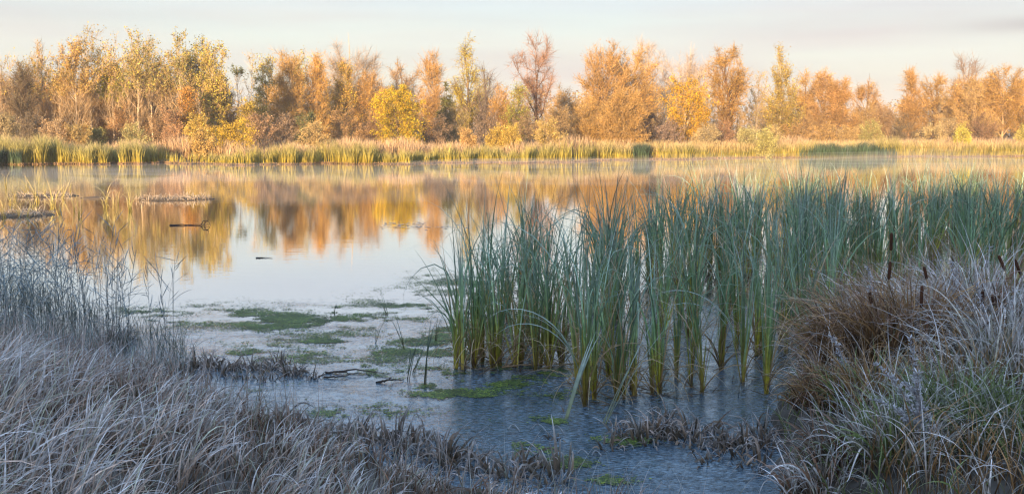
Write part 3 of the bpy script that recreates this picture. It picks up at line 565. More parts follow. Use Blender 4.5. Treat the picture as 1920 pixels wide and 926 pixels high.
# ------------------------------------------------------------------ cattails in the shallow water
CG = [(0, (.24, .16, .035)), (.06, (.56, .46, .05)), (.2, (.36, .36, .06)), (.4, (.15, .25, .11)), (.75, (.19, .28, .18)), (1, (.26, .27, .17))]
CG2 = [(0, (.20, .12, .04)), (.08, (.48, .36, .07)), (.3, (.23, .31, .11)), (.6, (.23, .33, .25)), (.85, (.31, .38, .33)), (1, (.32, .33, .26))]
CDRY = [(0, (.24, .14, .06)), (.5, (.46, .32, .17)), (1, (.62, .54, .44))]
def cattail_mesh(k, shoots=1, nb=8, bent=.24, wm=1.):
    P = []
    for s in range(shoots):
        b0 = rng.normal(0, .06 if shoots > 1 else .0, 2); n = nb+2+int(rng.integers(-1, 4)); fan = U(0, 3.14)
        sgn = np.where(rng.random(n) < .5, 0, np.pi)
        az = fan+sgn+rng.normal(0, .35, n)
        base = np.column_stack([b0[0]+rng.normal(0, .007, n), b0[1]+rng.normal(0, .007, n), np.full(n, -.05)])
        lean = np.abs(rng.normal(.05, .11, n)); cur = np.abs(rng.normal(.38, .42, n))
        big = rng.random(n) < bent
        cur = np.where(big, U(1.3, 2.3, n), cur); kk = np.where(rng.random(n) < .13, U(.9, 2., n), 0)
        h = 2.15-1.3*U(0, 1, n)**1.7*np.where(big, .95, 1)
        P.append(blades(base, h, wm*U(.009, .0165, n), az, lean, cur, CG if rng.random() < .6 else CG2, S=11, kink=kk, tk=U(.55, .85, n), wob=.15, face=rng.normal(0, .5, n)+(1.2 if s % 2 else .2), tw=1.3, prof='strap', pw=3.0, bv=.33))
        m = 2; P.append(blades(np.tile([b0[0], b0[1], 0], (m, 1)), U(1., 1.8, m), U(.008, .014, m), U(0, 6.28, m), U(.03, .2, m), U(.3, 2., m), CDRY, S=10, prof='strap', pw=2.2))
        m = 3; P.append(blades(np.tile([b0[0], b0[1], -.05], (m, 1))+rng.normal(0, .006, (m, 3)), U(.5, .9, m), .024, U(0, 6.28, m), .02, .08, [(0, (.16, .10, .04)), (.25, (.40, .30, .05)), (1, (.22, .25, .05))], S=4, face=U(0, 3, m)))
        if rng.random() < .9:
            m = 7; P.append(blades(np.tile([b0[0], b0[1], 0], (m, 1)), U(.5, 1.3, m), U(.007, .013, m), U(0, 6.28, m), U(.1, .6, m), U(.8, 2.2, m), CDRY, S=9, kink=U(0, 1.5, m), tk=U(.3, .7, m)))
    V = cat(*P); V[0][:, 2] = np.maximum(V[0][:, 2], -.08)
    return mkmesh('cattail', *V, M_CAT)
CAT = [cattail_mesh(k, 1+(k % 3 == 0)+(k % 5 == 4), 7+k % 3) for k in range(16)]
CATF = [cattail_mesh(k, 1+(k % 2), 6, .2, 1.55) for k in range(10)]
def back_edge(x): return np.interp(x, [-1, 0, 2, 5, 9, 16], [17, 19.5, 22, 27, 31, 33])
def left_edge(y): return np.interp(y, [11, 12, 14, 18, 22, 30], [-.62, -.55, -.35, -.35, .25, 3])
def front_edge(x): return np.maximum(np.interp(x, [-1, -.5, .1, .6, 1.2, 2.1, 2.7, 3.4], [11.9, 11.7, 11.3, 10.1, 10.4, 10.7, 11.3, 12.2]), near_shore(x)+.35)
spots = []
for px, py in [(866, 690), (883, 688), (937, 690), (948, 684), (903, 640), (1018, 690), (1030, 676), (1062, 684), (1096, 762), (1108, 752), (1160, 748), (1190, 745), (1226, 740), (1268, 706), (1296, 726), (1316, 736), (1350, 694), (1392, 716), (1436, 738), (1446, 716), (1512, 694), (1140, 706), (1080, 690), (985, 684), (1500, 680)]:
    g = G(px, py); spots.append((g[0], g[1]))
tries = 0
pts = np.array(spots)
while len(pts) < 305 and tries < 40000:
    tries += 1
    x, y = U(-.7, 16), U(10, 33)
    if x < left_edge(y) or y < front_edge(x) or y > back_edge(x) or abs(x)/y > .53: continue
    c = .5+.5*math.sin(x*2.1+1.3*math.sin(y*1.1))*math.sin(y*1.7+1.1*math.sin(x*1.3))
    if rng.random() > -.5+1.6*c: continue
    dm = .14
    if np.min(np.hypot(pts[:, 0]-x, pts[:, 1]-y)) < dm: continue
    pts = np.vstack([pts, [x, y]])
pts = np.vstack([pts[:25], pts[25:][np.argsort(pts[25:, 1])]])
def cat_label(i, x, y):
    if i < 25: return 'yellow based cattail plant in the front row of the stand, rising from dark water', 'cattails of the front row'
    if x > near_shore_edge(y): return 'blue green cattail plant of the stand right behind the brown tussocks of the right bank', 'cattails behind the right bank tussocks'
    if x < left_edge(y)+.9: return 'green cattail plant at the left edge of the stand, against the open golden water', 'cattails at the left edge of the stand'
    return 'tall blue green cattail plant inside the dense stand, behind the front row', 'cattails inside the stand'
def near_shore_edge(y): return 2.6+.11*(y-10)*3
NI = min(290, len(pts))
for i in range(NI-30):
    cl, cg = cat_label(i, *pts[i]); tag(obj('cattail_plant', CAT[rng.integers(0, 16)] if pts[i, 1] < 14.5 else CATF[rng.integers(0, 10)], (pts[i, 0], pts[i, 1], 0), U(0, 6.28), U(.82, 1.12)), cl, 'cattail', cg)
def merge_instances(meshes, P, rz, sc):
    Vs, Fs, Cs, k = [], [], [], 0
    cache = {}
    for me in meshes:
        V = np.empty(len(me.vertices)*3, np.float32); me.vertices.foreach_get('co', V)
        Fq = np.empty(len(me.loops), np.int32); me.loops.foreach_get('vertex_index', Fq)
        C = np.empty(len(me.vertices)*4, np.float32); me.color_attributes['Col'].data.foreach_get('color', C)
        cache[me.name] = (V.reshape(-1, 3), Fq.reshape(-1, 4), C.reshape(-1, 4)[:, :3])
    keys = list(cache)
    for j, p in enumerate(P):
        V, Fq, C = cache[keys[rng.integers(0, len(keys))]]; c, s = math.cos(rz[j]), math.sin(rz[j])
        W = V*sc[j]; W = np.column_stack([W[:, 0]*c-W[:, 1]*s+p[0], W[:, 0]*s+W[:, 1]*c+p[1], W[:, 2]+p[2]])
        Vs.append(W); Fs.append(Fq+k); Cs.append(C*(1+U(-.15, .15))); k += len(V)
    return np.vstack(Vs), np.vstack(Fs), np.vstack(Cs)
rest = pts[NI-30:]; nr = len(rest)
V = merge_instances(CATF, np.column_stack([rest, np.zeros(nr)]), U(0, 6.28, nr), U(.8, 1.0, nr))
tag(obj('cattail_stand', mkmesh('cattail_stand', *V, M_CAT)), 'far rows of the cattail stand, thick blue green with sunlit tips', 'cattails', kind='stuff')
lt = pts[rng.integers(0, min(len(pts), 170), 1500)]+rng.normal(0, .16, (1500, 2)); lt = lt[lt[:, 1] > near_shore(lt[:, 0])+.1]; m = len(lt)
V = blades(np.column_stack([lt, np.full(m, .004)]), U(.06, .4, m), U(.006, .014, m), U(0, 6.28, m), U(1.1, 1.57, m), U(-.3, .5, m), [(0, (.16, .10, .05)), (1, (.34, .25, .17))], S=5, bv=.35)
V[0][:, 2] = np.maximum(V[0][:, 2], .003)
tag(obj('fallen_reed_leaves', mkmesh('fallen_reed_leaves', *V, M_FROST)), 'brown fallen leaves and old stalks lying around the cattail stems', 'leaves', kind='stuff')
# left outliers: single leaning shoots at the left side of the stand
def shoot(name, px, py, h, lean_px, label, cols=CG, n=4, wd=.012, cat_='cattail', group=None, spread=.25, mat=None):
    g = G(px, py); az = 0 if lean_px > 0 else np.pi
    V = blades(np.zeros((n, 3))+rng.normal(0, .008, (n, 3)), h*U(.7, 1.05, n), wd, az+rng.normal(0, .5, n), np.abs(lean_px)+U(0, spread, n), U(.1, .7, n), cols, S=9, prof='strap', pw=2.4)
    return tag(obj(name, mkmesh(name, *V, mat or M_CAT), g), label, cat_, group)
SD = [(0, (.10, .09, .05)), (.4, (.09, .13, .07)), (1, (.28, .33, .30))]
shoot('cattail_plant', 872, 689, 1.55, -.22, 'cattail shoot leaning far out to the left at the left edge of the stand', n=6, wd=.016)
shoot('cattail_plant', 892, 655, 1.5, -.35, 'cattail shoot with low arching leaves reaching over the open water', n=6, wd=.014, spread=.5)
for px, py, h, ln, lb in [(704, 643, .42, .04, 'short lone dark stem standing in the open ice left of the cattails'), (765, 712, .62, .1, 'thin green sedge shoot left of the cattail stand beside the bright algae'),
                          (797, 722, .82, .03, 'tall thin grey green shoot just left of the cattail stand'), (757, 655, .6, -.15, 'forked thin shoot in the middle water'),
                          (775, 700, .5, .3, 'thin bent shoot between two taller ones'), (816, 640, .5, .1, 'small dark tuft of thin shoots near the algae'), (725, 590, .35, -.2, 'tiny thin shoot far out on the algae'),
                          (626, 586, .18, .2, 'tiny dark tuft at the algae edge in the middle water')]:
    shoot('sedge_shoot', px, py, h, ln, lb, SD, n=5, wd=.007, cat_='sedge')

# ------------------------------------------------------------------ left: thin reeds in the water
PB = [(0, (.12, .11, .08)), (.5, (.13, .155, .15)), (1, (.22, .26, .29))]
def thin_reed():
    H = U(.85, 1.3); az = U(0, 6.28); ln = U(0, .12); k = int(rng.integers(9, 15))
    P = [blades(np.array([[0, 0, -.05]]), H, .007, az, ln, .15, PB, S=8, prof='stem', face=a) for a in (0, 1.5)]
    t = np.linspace(.3, .99, k); th = ln+.15*t**1.3/2
    b = np.column_stack([np.sin(th)*H*t*np.cos(az), np.sin(th)*H*t*np.sin(az), H*t*np.cos(th)-.05])
    a2 = np.where(np.arange(k) % 2 == 0, 0, np.pi)+U(0, 6.28)+rng.normal(0, .4, k)
    P.append(blades(b, U(.22, .46, k)*(1.1-.3*t), U(.007, .011, k), a2, U(.6, 1.45, k), rng.normal(0, .25, k), [(0, (.16, .19, .17)), (1, (.34, .40, .44))], S=5, prof='leaf', tw=.4))
    return mkmesh('thin_reed', *cat(*P), M_FROST)
TR = [thin_reed() for _ in range(14)]
rp = []
for px, py in [(312, 640), (306, 668), (282, 636), (325, 652), (215, 640), (232, 632), (222, 655), (150, 648), (158, 632)]: rp.append(G(px, py)[:2])
while len(rp) < 150:
    px = rng.random()**1.5*285-40; py = U(560, 665); g = G(px, py); 
    if rng.random() < .25: px = U(-120, 120); g = G(px, U(540, 600))
    rp.append(g[:2])
for i, p in enumerate(rp):
    tag(obj('thin_reed', TR[rng.integers(0, 14)], (p[0], p[1], 0), U(0, 6.28), U(.8, 1.12)),
        'thin blue grey reed with pointed angled leaves in the thicket at the left', 'reed', 'thin pointed reeds at the left water edge')

# ------------------------------------------------------------------ grass of the banks
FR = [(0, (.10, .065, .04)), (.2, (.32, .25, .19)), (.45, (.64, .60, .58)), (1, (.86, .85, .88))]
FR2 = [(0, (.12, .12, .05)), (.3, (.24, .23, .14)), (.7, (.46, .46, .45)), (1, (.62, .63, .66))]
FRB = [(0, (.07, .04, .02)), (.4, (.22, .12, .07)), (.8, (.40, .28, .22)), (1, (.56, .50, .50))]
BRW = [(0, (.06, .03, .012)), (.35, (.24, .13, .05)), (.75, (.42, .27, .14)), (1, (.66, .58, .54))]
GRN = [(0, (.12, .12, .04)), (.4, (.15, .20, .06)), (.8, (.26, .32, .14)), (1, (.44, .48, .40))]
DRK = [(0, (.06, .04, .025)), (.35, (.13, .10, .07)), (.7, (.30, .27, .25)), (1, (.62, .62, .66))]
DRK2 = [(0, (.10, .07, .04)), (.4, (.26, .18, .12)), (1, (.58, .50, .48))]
def scatter(n, test, x0, x1, y0, y1):
    out_ = np.empty((0, 2))
    while len(out_) < n:
        p = np.column_stack([U(x0, x1, n*2), U(y0, y1, n*2)]); out_ = np.vstack([out_, p[test(p[:, 0], p[:, 1])]])
    return out_[:n]
def clump_field(p, cs, amt):
    """pull points towards tussock centres"""
    c = scatter(cs, lambda x, y: x == x, p[:, 0].min(), p[:, 0].max(), p[:, 1].min(), p[:, 1].max())
    d = np.hypot(p[:, None, 0]-c[None, :, 0], p[:, None, 1]-c[None, :, 1]); k = d.argmin(1)
    q = lerp(p, c[k], amt); return q, c[k]
def onground(p, dz=0.): return np.column_stack([p, ground_z(p[:, 0], p[:, 1])+dz])
# left bank: long frosted grass bent over to the right
tl = lambda x, y: (y < near_shore(x)-.1) & (x < 1.6)
p = scatter(12500, tl, -7.5, 1.6, 3.1, 12.8); p, c = clump_field(p, 150, .35); n = len(p)
dn = near_shore(p[:, 0])-p[:, 1]
lv = np.clip(np.interp(p[:, 0], [-6, -2.5, -.5, 1.5], [.95, .85, .55, .42]), .3, 1)*U(.5, 1.1, n)*np.clip(.25+dn*.17, .25, 1)
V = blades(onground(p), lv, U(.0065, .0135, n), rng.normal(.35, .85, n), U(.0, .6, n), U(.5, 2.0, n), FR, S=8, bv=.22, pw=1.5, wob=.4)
for fr_, cl_ in ((slice(0, 3800), [(1.0, .80, .66)]), (slice(3800, 5600), [(.75, .80, .62)])): V[2].reshape(len(p), -1, 3)[fr_] *= np.array(cl_[0])
p = scatter(6000, tl, -7.5, 1.6, 3.1, 12.8); n = len(p)
V = cat(V, blades(onground(p), U(.25, .6, n)*np.interp(p[:, 0], [-6, 1.5], [1, .6]), U(.005, .010, n), U(0, 6.28, n), U(0, .5, n), U(.4, 2.2, n), FRB, S=7, bv=.25),
        blades(onground(p[:2000]), U(.25, .6, 2000), U(.004, .007, 2000), U(0, 6.28, 2000), U(0, .3, 2000), U(.1, .9, 2000), FR2, S=6, bv=.25))
p = scatter(1700, lambda x, y: (y < near_shore(x)+.15) & (x < 1.2), -7.5, 1.2, 4.2, 13.5); n = len(p)
V = cat(V, blades(onground(p), U(.35, .85, n)*np.interp(p[:, 0], [-6, 1.2], [1.15, .5]), U(.004, .008, n), U(0, 6.28, n), U(0, .25, n), U(0, .5, n), [(0, (.22, .14, .08)), (.5, (.48, .38, .33)), (1, (.66, .60, .60))], S=6, bv=.2))
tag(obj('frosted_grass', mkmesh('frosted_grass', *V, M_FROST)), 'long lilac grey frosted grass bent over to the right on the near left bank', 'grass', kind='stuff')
# finer grass between the thin reeds, in the water behind the bank
def wl(x, y): return (x < -3.3) & (y > near_shore(x)-.4) & (y < near_shore(x)+np.interp(x, [-8, -4, -3, -2.4], [3.6, 1.8, .5, .1])) & (x < -2.3)
p = scatter(2600, wl, -9, -2.3, 9, 18); n = len(p); p, c = clump_field(p, 50, .15)
V = blades(np.maximum(onground(p), [-99, -99, -.03]), U(.2, .6, n), U(.004, .007, n), U(0, 6.28, n), U(0, .4, n), U(.2, 1.5, n), [(0, (.10, .08, .05)), (.4, (.13, .15, .10)), (1, (.36, .40, .44))], S=7, bv=.25)
tag(obj('wet_grass', mkmesh('wet_grass', *V, M_FROST)), 'thin blue green frosted grass standing in water below the thin reeds', 'grass', kind='stuff')

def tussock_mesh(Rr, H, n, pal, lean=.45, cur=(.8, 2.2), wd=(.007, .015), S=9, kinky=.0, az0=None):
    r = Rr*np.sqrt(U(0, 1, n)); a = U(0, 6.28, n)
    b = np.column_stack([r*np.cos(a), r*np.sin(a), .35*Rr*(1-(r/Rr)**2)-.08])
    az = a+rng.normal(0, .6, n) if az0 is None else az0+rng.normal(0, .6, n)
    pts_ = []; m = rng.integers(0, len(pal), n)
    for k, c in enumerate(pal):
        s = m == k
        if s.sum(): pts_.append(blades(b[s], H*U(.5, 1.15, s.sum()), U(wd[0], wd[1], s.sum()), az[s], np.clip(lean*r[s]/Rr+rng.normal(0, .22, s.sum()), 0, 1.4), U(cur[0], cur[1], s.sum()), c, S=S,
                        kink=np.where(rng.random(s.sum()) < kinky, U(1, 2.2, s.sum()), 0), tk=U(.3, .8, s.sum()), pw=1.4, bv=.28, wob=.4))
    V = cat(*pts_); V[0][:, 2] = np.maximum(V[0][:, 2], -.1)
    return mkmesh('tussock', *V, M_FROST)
# dark stubs of broken sedge in the water and at its edge
STUB = [tussock_mesh(U(.08, .15), U(.22, .38), 26, [DRK, DRK, DRK2], .7, (.1, 1.2), (.013, .026), 9, .7) for _ in range(9)]
sb = []
for k in range(26): t = k/25; sb.append(('a', 318+t*262+U(-6, 6), 690+U(-6, 22)+(8 if t < .2 else 0)))
for k in range(24): t = k/23; sb.append(('b', 500+t*345+U(-8, 8), 800+t*42+U(-10, 16)))
for k in range(12): t = k/11; sb.append(('b', 850+t*200+U(-10, 10), 862+t*30+U(-8, 22)))
for k in range(24): sb.append(('c', U(1180, 1450), U(800, 838)))
for px, py in [(1150, 800), (1170, 812), (1245, 812), (1250, 780), (1330, 868), (1392, 870), (1430, 868), (1440, 885), (1370, 850), (1290, 842), (1046, 822), (1140, 838), (1215, 822)]: sb.append(('c', px, py))
for k in range(9): sb.append(('d', U(200, 235), U(632, 650)))
SL = {'a': ('broken dark sedge tuft with frosted bent leaves in the row crossing the left shallows', 'broken sedge tufts in the row across the left shallows'),
      'b': ('short dark brown sedge stub with frosty edges where the left bank meets the water', 'broken sedge stubs along the edge of the left bank'),
      'c': ('kinked grey brown sedge tuft standing in dark water in front of the cattails', 'kinked sedge tufts in the water before the cattails'),
      'd': ('small brown sedge tuft at the foot of the thin reeds', 'brown sedge tufts below the thin reeds')}
for k, px, py in sb:
    g = G(px, py, .0); z = max(0, float(ground_z(g[0], g[1])))
    tag(obj('sedge_tuft', STUB[rng.integers(0, 9)], (g[0], g[1], z), U(0, 6.28), U(.75, 1.15)*(1.15 if k == 'b' else 1)), SL[k][0], 'sedge tuft', SL[k][1])

# right bank: big tussocks
RT = [
 (1560, 770, .30, .55, 600, [BRW, BRW, FRB], 'drooping brown tussock at the water edge under the arching leaves'),
 (1620, 720, .45, .85, 1100, [BRW, BRW, FRB, BRW], 'large brown tussock with golden stems facing the water'),
 (1700, 745, .50, .95, 1000, [BRW, BRW, FRB], 'dark hollowed brown tussock behind the frosted herb'),
 (1575, 690, .30, .65, 450, [FR, FRB, BRW], 'frosty grey tussock at the corner of the right bank next to the cattails'),
 (1660, 650, .45, 1.15, 1000, [BRW, FRB, BRW, FR], 'tall rusty brown grass clump around the cattail heads'),
 (1760, 660, .45, 1.15, 900, [FRB, FR, BRW], 'tall frosted brown clump right of the rusty one'),
 (1850, 700, .50, 1.1, 1000, [FR, FR2, FRB], 'white frosted tangled clump near the right edge of the picture'),
 (1900, 790, .45, 1.0, 900, [FR, FR2], 'pale frosted tussock with wide arching blades at the right edge'),
 (1790, 880, .36, .52, 700, [GRN, GRN, FR2], 'fresh green grass tussock at the lower right'),
 (1880, 905, .32, .5, 600, [GRN, FR2], 'green and silver grass tussock in the lower right corner'),
 (1700, 900, .32, .55, 600, [FR2, FR, GRN], 'low frosted green tussock left of the fresh green one'),
 (1600, 880, .28, .5, 500, [FRB, FR2, DRK], 'low dark tussock at the bottom beside the water'),
 (1545, 910, .22, .42, 350, [DRK, FR, FRB], 'small dark frosted tuft at the bottom right of the open water'),
 (1640, 800, .30, .6, 500, [GRN, BRW, BRW], 'olive green shoots under the brown overhang'),
 (1540, 735, .18, .45, 220, [FR, BRW], 'thin drooping tuft hanging over the water left of the brown tussocks'),
]
for px, py, Rr, H, n, pal, lab in RT:
    g = G(px, py, .25); z = float(ground_z(g[0], g[1])); z = max(z, .0)
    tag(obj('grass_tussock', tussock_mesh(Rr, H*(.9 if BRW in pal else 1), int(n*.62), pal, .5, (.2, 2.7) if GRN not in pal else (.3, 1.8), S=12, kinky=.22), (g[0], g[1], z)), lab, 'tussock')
trr = lambda x, y: (y < near_shore(x)-.35) & (x > 2.0)
p = scatter(9000, trr, 1.7, 11, 3.6, 17); n = len(p); p, c = clump_field(p, 90, .35); k = int(n*.30)
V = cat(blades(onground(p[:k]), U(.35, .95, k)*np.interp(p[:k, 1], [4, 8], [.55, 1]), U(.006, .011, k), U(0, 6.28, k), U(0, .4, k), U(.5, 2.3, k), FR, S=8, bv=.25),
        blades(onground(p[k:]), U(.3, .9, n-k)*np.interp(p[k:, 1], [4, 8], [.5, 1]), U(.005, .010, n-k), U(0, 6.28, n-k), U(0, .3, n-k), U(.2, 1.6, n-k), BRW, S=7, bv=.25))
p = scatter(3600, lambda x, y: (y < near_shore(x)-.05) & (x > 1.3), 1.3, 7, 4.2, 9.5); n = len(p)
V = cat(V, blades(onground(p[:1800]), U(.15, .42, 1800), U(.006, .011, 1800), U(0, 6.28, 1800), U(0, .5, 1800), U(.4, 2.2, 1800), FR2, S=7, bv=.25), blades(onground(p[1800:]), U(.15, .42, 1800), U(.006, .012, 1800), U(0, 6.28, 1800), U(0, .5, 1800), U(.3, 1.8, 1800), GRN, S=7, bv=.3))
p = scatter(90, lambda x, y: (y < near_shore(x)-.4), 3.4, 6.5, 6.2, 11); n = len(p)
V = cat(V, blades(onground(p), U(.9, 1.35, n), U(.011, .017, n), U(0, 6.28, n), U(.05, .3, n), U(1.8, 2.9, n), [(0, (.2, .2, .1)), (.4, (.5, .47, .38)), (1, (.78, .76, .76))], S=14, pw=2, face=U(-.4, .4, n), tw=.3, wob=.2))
tag(obj('bank_grass', mkmesh('bank_grass', *V, M_FROST)), 'brown and silver frosted grass covering the near right bank', 'grass', kind='stuff')
# grass over the rest of the near ground so that the bank is not bare from a step aside
p = scatter(7000, lambda x, y: y < near_shore(x)-.2, -14, 16, -3, 3.4); n = len(p)
V = blades(onground(p), U(.12, .35, n), U(.005, .009, n), U(0, 6.28, n), U(0, .6, n), U(.4, 1.8, n), FR2, S=5)
tag(obj('trodden_grass', mkmesh('trodden_grass', *V, M_FROST)), 'short frosted grass on the near bank', 'grass', kind='stuff')

# cattail seed heads
def cattail_head(px, py, ln, tilt, D, label):
    """px, py: the middle of the brown head in the photograph"""
    zt = zat(py, D); x = (px-960)/F*(D*math.cos(TH)+(CH-zt)*math.sin(TH)); z0 = float(ground_z(x, D)) if D < near_shore(x) else 0.
    root = bpy.data.objects.new('cattail_stalk', None); COL.objects.link(root)
    H = zt-z0; bx = x-math.sin(tilt)*H*.5; root.location = (bx, D, z0); root.empty_display_size = .1
    tag(root, label, 'cattail', 'brown cattail heads on the right bank')
    u = np.linspace(0, 1, 8)[:, None]; e = np.array([x-bx, 0, H])
    P = u*np.array([0, 0, H*.55])*2*(1-u)+u**2*e
    d = np.array([math.sin(tilt), 0, math.cos(tilt)])
    s = tubes(P[None], np.full((1, 8), .0035), (.34, .24, .13), 6); obj('stem', mkmesh('stem', *s, M_FROST, True), parent=root)
    L = ln/F*D; tt = np.array([-.5, -.49, -.46, -.38, .3, .44, .48, .5, .505, .62]); rr = np.array([.003, .009, .012, .0135, .0135, .012, .009, .003, .002, .001])
    hd = tubes((e+d*(tt[:, None]*L))[None], rr[None], (.085, .035, .018), 10); hd[2][-20:] = (.4, .3, .2)
    obj('seed_head', mkmesh('seed_head', *hd, M_FROST, True), parent=root)
for a in [(1671, 453, 34, 0, 9.4, 'tallest dark brown cattail head, standing free above the frosted grass'), (1668, 507, 34, .06, 8.8, 'cattail head right below the tallest one'),
          (1735, 511, 24, -.25, 9.2, 'tilted cattail head between two upright ones'), (1728, 556, 42, 0, 8.6, 'long straight cattail head among rusty grass'),
          (1632, 558, 22, -.2, 9.2, 'small dark cattail head, lowest at the left of the frosted grass'), (1842, 558, 26, 0, 8.8, 'upright short cattail head in the white frosted tangle'),
          (1862, 562, 22, -.2, 9.0, 'small cattail head just right of the upright short one'), (1878, 492, 30, -.45, 9.0, 'frost capped cattail head leaning to the left near the right edge'),
          (1908, 500, 30, -.4, 9.2, 'leaning cattail head at the right edge of the picture')]: cattail_head(*a)

# frosted herbs
HC = [(0, (.34, .32, .33)), (1, (.66, .67, .72))]
def herb(px, py, H, az, lean, label, fork=3):
    g = G(px, py, .3); z = float(ground_z(g[0], g[1])); root = bpy.data.objects.new('frosted_herb', None); COL.objects.link(root); root.location = (g[0], g[1], z); root.empty_display_size = .1
    tag(root, label, 'herb', 'frosted leafy herbs on the right bank')
    S_, L_ = [], []
    for k in range(fork):
        a = az+(0 if k == 0 else U(-1.2, 1.2)); h = H*(1 if k == 0 else U(.5, .8)); ln = lean*(1 if k == 0 else U(1, 2))
        u = np.linspace(0, 1, 40); th = ln*u*1.2; st = h/39
        P = np.column_stack([np.cumsum(np.sin(th)*math.cos(a))*st, np.cumsum(np.sin(th)*math.sin(a))*st, np.cumsum(np.cos(th))*st])
        S_.append(tubes(P[::3][None], np.linspace(.003, .0012, len(P[::3]))[None], (.3, .22, .17), 5))
        m = 120; i = rng.integers(10, 40, m)
        L_.append(blades(P[i], U(.018, .045, m), U(.009, .016, m), U(0, 6.28, m), U(.5, 1.5, m), U(-.9, .9, m), HC, S=3, prof='leaf'))
    obj('stem', mkmesh('stem', *cat(*S_), M_FROST), parent=root); obj('leaves', mkmesh('leaves', *cat(*L_), M_FROST), parent=root)
for a in [(1722, 905, .78, 3.0, .18, 'tall upright frosted herb with curled white leaflets in front of the dark tussock'), (1728, 905, .72, 3.14, .8, 'frosted herb leaning left over the dark tussock'),
          (1750, 905, .55, 3.3, .7, 'low frosted herb at the foot of the upright one'), (1530, 700, .5, 3.0, .3, 'grey frosted herb at the corner of the right bank beside the cattails'),
          (1560, 690, .55, 1.5, .2, 'second grey frosted herb a little right of the bank corner'), (1800, 720, .7, 2.5, .3, 'frosted herb mixed in the tall frosted brown clump'),
          (1850, 760, .7, 3.5, .4, 'white frosted herb in the tangle near the right edge'), (1780, 690, .6, 1, .3, 'frosted herb behind the big arching blades'), (1905, 760, .6, 3, .2, 'frosted herb at the right edge'), (1640, 700, .75, 2.6, .2, 'frosted herb rising from the large brown tussock'), (1830, 680, .8, .5, .25, 'tall frosted herb beside the upright short cattail head'), (1590, 760, .5, 3.2, .5, 'frosted herb hanging over the water side of the brown tussocks')]: herb(*a)

# ------------------------------------------------------------------ middle distance left: sunlit sedges and frosted mats
LS = [(0, (.46, .35, .08)), (.4, (.46, .39, .16)), (1, (.66, .54, .36))]
SED = []
for k in range(6):
    n = 12; b = np.column_stack([rng.normal(0, .05, n), rng.normal(0, .05, n), np.full(n, -.03)])
    SED.append(mkmesh('sedge', *blades(b, U(.5, 1.45, n), U(.014, .022, n), U(0, 6.28, n), U(0, .5, n), np.where(rng.random(n) < .55, U(1.4, 2.5, n), U(.1, .7, n)), LS, S=10, pw=2.2), M_REED))
for px, py in [(12, 352), (28, 372), (50, 360), (70, 378), (100, 385), (98, 395), (112, 400), (140, 396), (150, 406), (196, 398), (200, 388), (214, 394), (222, 384), (243, 394), (245, 396), (36, 408), (52, 412), (8, 410), (60, 398), (20, 384), (118, 372), (84, 366), (132, 360), (6, 395)]:
    g = G(px, py); tag(obj('sedge_plant', SED[rng.integers(0, 6)], (g[0], g[1], 0), U(0, 6.28), U(.55, 1.0)), 'sunlit yellow green sedge plant with arching leaves in the water at the left', 'sedge', 'sunlit sedges in the water at the left')
MC = [(0, (.24, .17, .10)), (.5, (.44, .34, .24)), (1, (.66, .58, .50))]
def mat_island(px0, px1, py, dep, n, H, label, cols=MC, name='floating_mat'):
    a, b_ = G(px0, py), G(px1, py); c = (a+b_)/2; L = b_[0]-a[0]
    r = np.sqrt(U(0, 1, n)); th = U(0, 6.28, n); b = np.column_stack([r*np.cos(th)*L/2, r*np.sin(th)*dep/2, np.full(n, -.02)])
    V = blades(b, U(.1, 1, n)*H*(.6+.4*np.sin(b[:, 0]*5)**2), U(.016, .028, n), U(0, 6.28, n), U(0, .8, n), U(0, 2.5, n), cols, S=5, bv=.3)
    # matted body just over the water
    nb = 28; aa = np.linspace(0, 2*np.pi, nb, endpoint=False); rr = 1+.12*np.sin(aa*3)+.1*np.sin(aa*7+1)
    ring = lambda s, z: np.column_stack([np.cos(aa)*rr*L/2*s, np.sin(aa)*rr*dep/2*s, np.full(nb, z)])
    W = np.vstack([ring(1, -.03), ring(.93, .025), ring(.5, .05), ring(.01, .055)]); i = np.arange(nb); j = np.roll(i, -1)
    Fq = np.vstack([np.column_stack([i+k*nb, j+k*nb, j+(k+1)*nb, i+(k+1)*nb]) for k in range(3)])
    V = cat(V, (W, Fq, np.tile([[.16, .12, .08]], (len(W), 1))))
    tag(obj(name, mkmesh(name, *V, M_REED), (c[0], c[1], 0)), label, 'floating mat')
mat_island(256, 396, 374, 2.2, 900, .42, 'long low frosted grass island in the golden reflection')
mat_island(20, 140, 368, 2.5, 700, .35, 'frosted mat of dead leaves among the sedges, the farther one at the left')
mat_island(-20, 94, 404, 2.0, 700, .42, 'yellow tinted mat of dead sedge at the left, nearer one')
mat_island(150, 205, 372, .9, 60, .12, 'flat mat strip with thin ice left of the long frosted island')

# sticks
def stick(paths, loc, label, col=(.06, .045, .035), name='drift_branch', cat_='branch'):
    P = []
    for pth, r in paths:
        pth = np.array(pth, float); u = np.linspace(0, 1, 12); t = np.linspace(0, 1, len(pth))
        q = np.column_stack([np.interp(u, t, pth[:, k]) for k in range(3)]); q[1:-1] += rng.normal(0, .012, (10, 3))*[1, 1, .3]
        P.append(tubes(q[None], (r*(1-.7*u))[None], col, 6))
    tag(obj(name, mkmesh(name, *cat(*P), M_WOOD, True), loc), label, cat_)
g = G(318, 423); L = 75/F*g[1]
stick([([(0, 0, .02), (L*.6, .1, .015), (L, 0, .03)], .02), ([(L*.78, 0, .02), (L*.84, .05, .12), (L*.95, .05, .13), (L*1.03, 0, 0)], .016), ([(L*.85, 0, .02), (L*.97, 0, .16), (L*.92, .1, .27)], .012)], g, 'dark straight stick with a curled twig floating in the orange reflection', (.12, .09, .07))
g = G(610, 700)
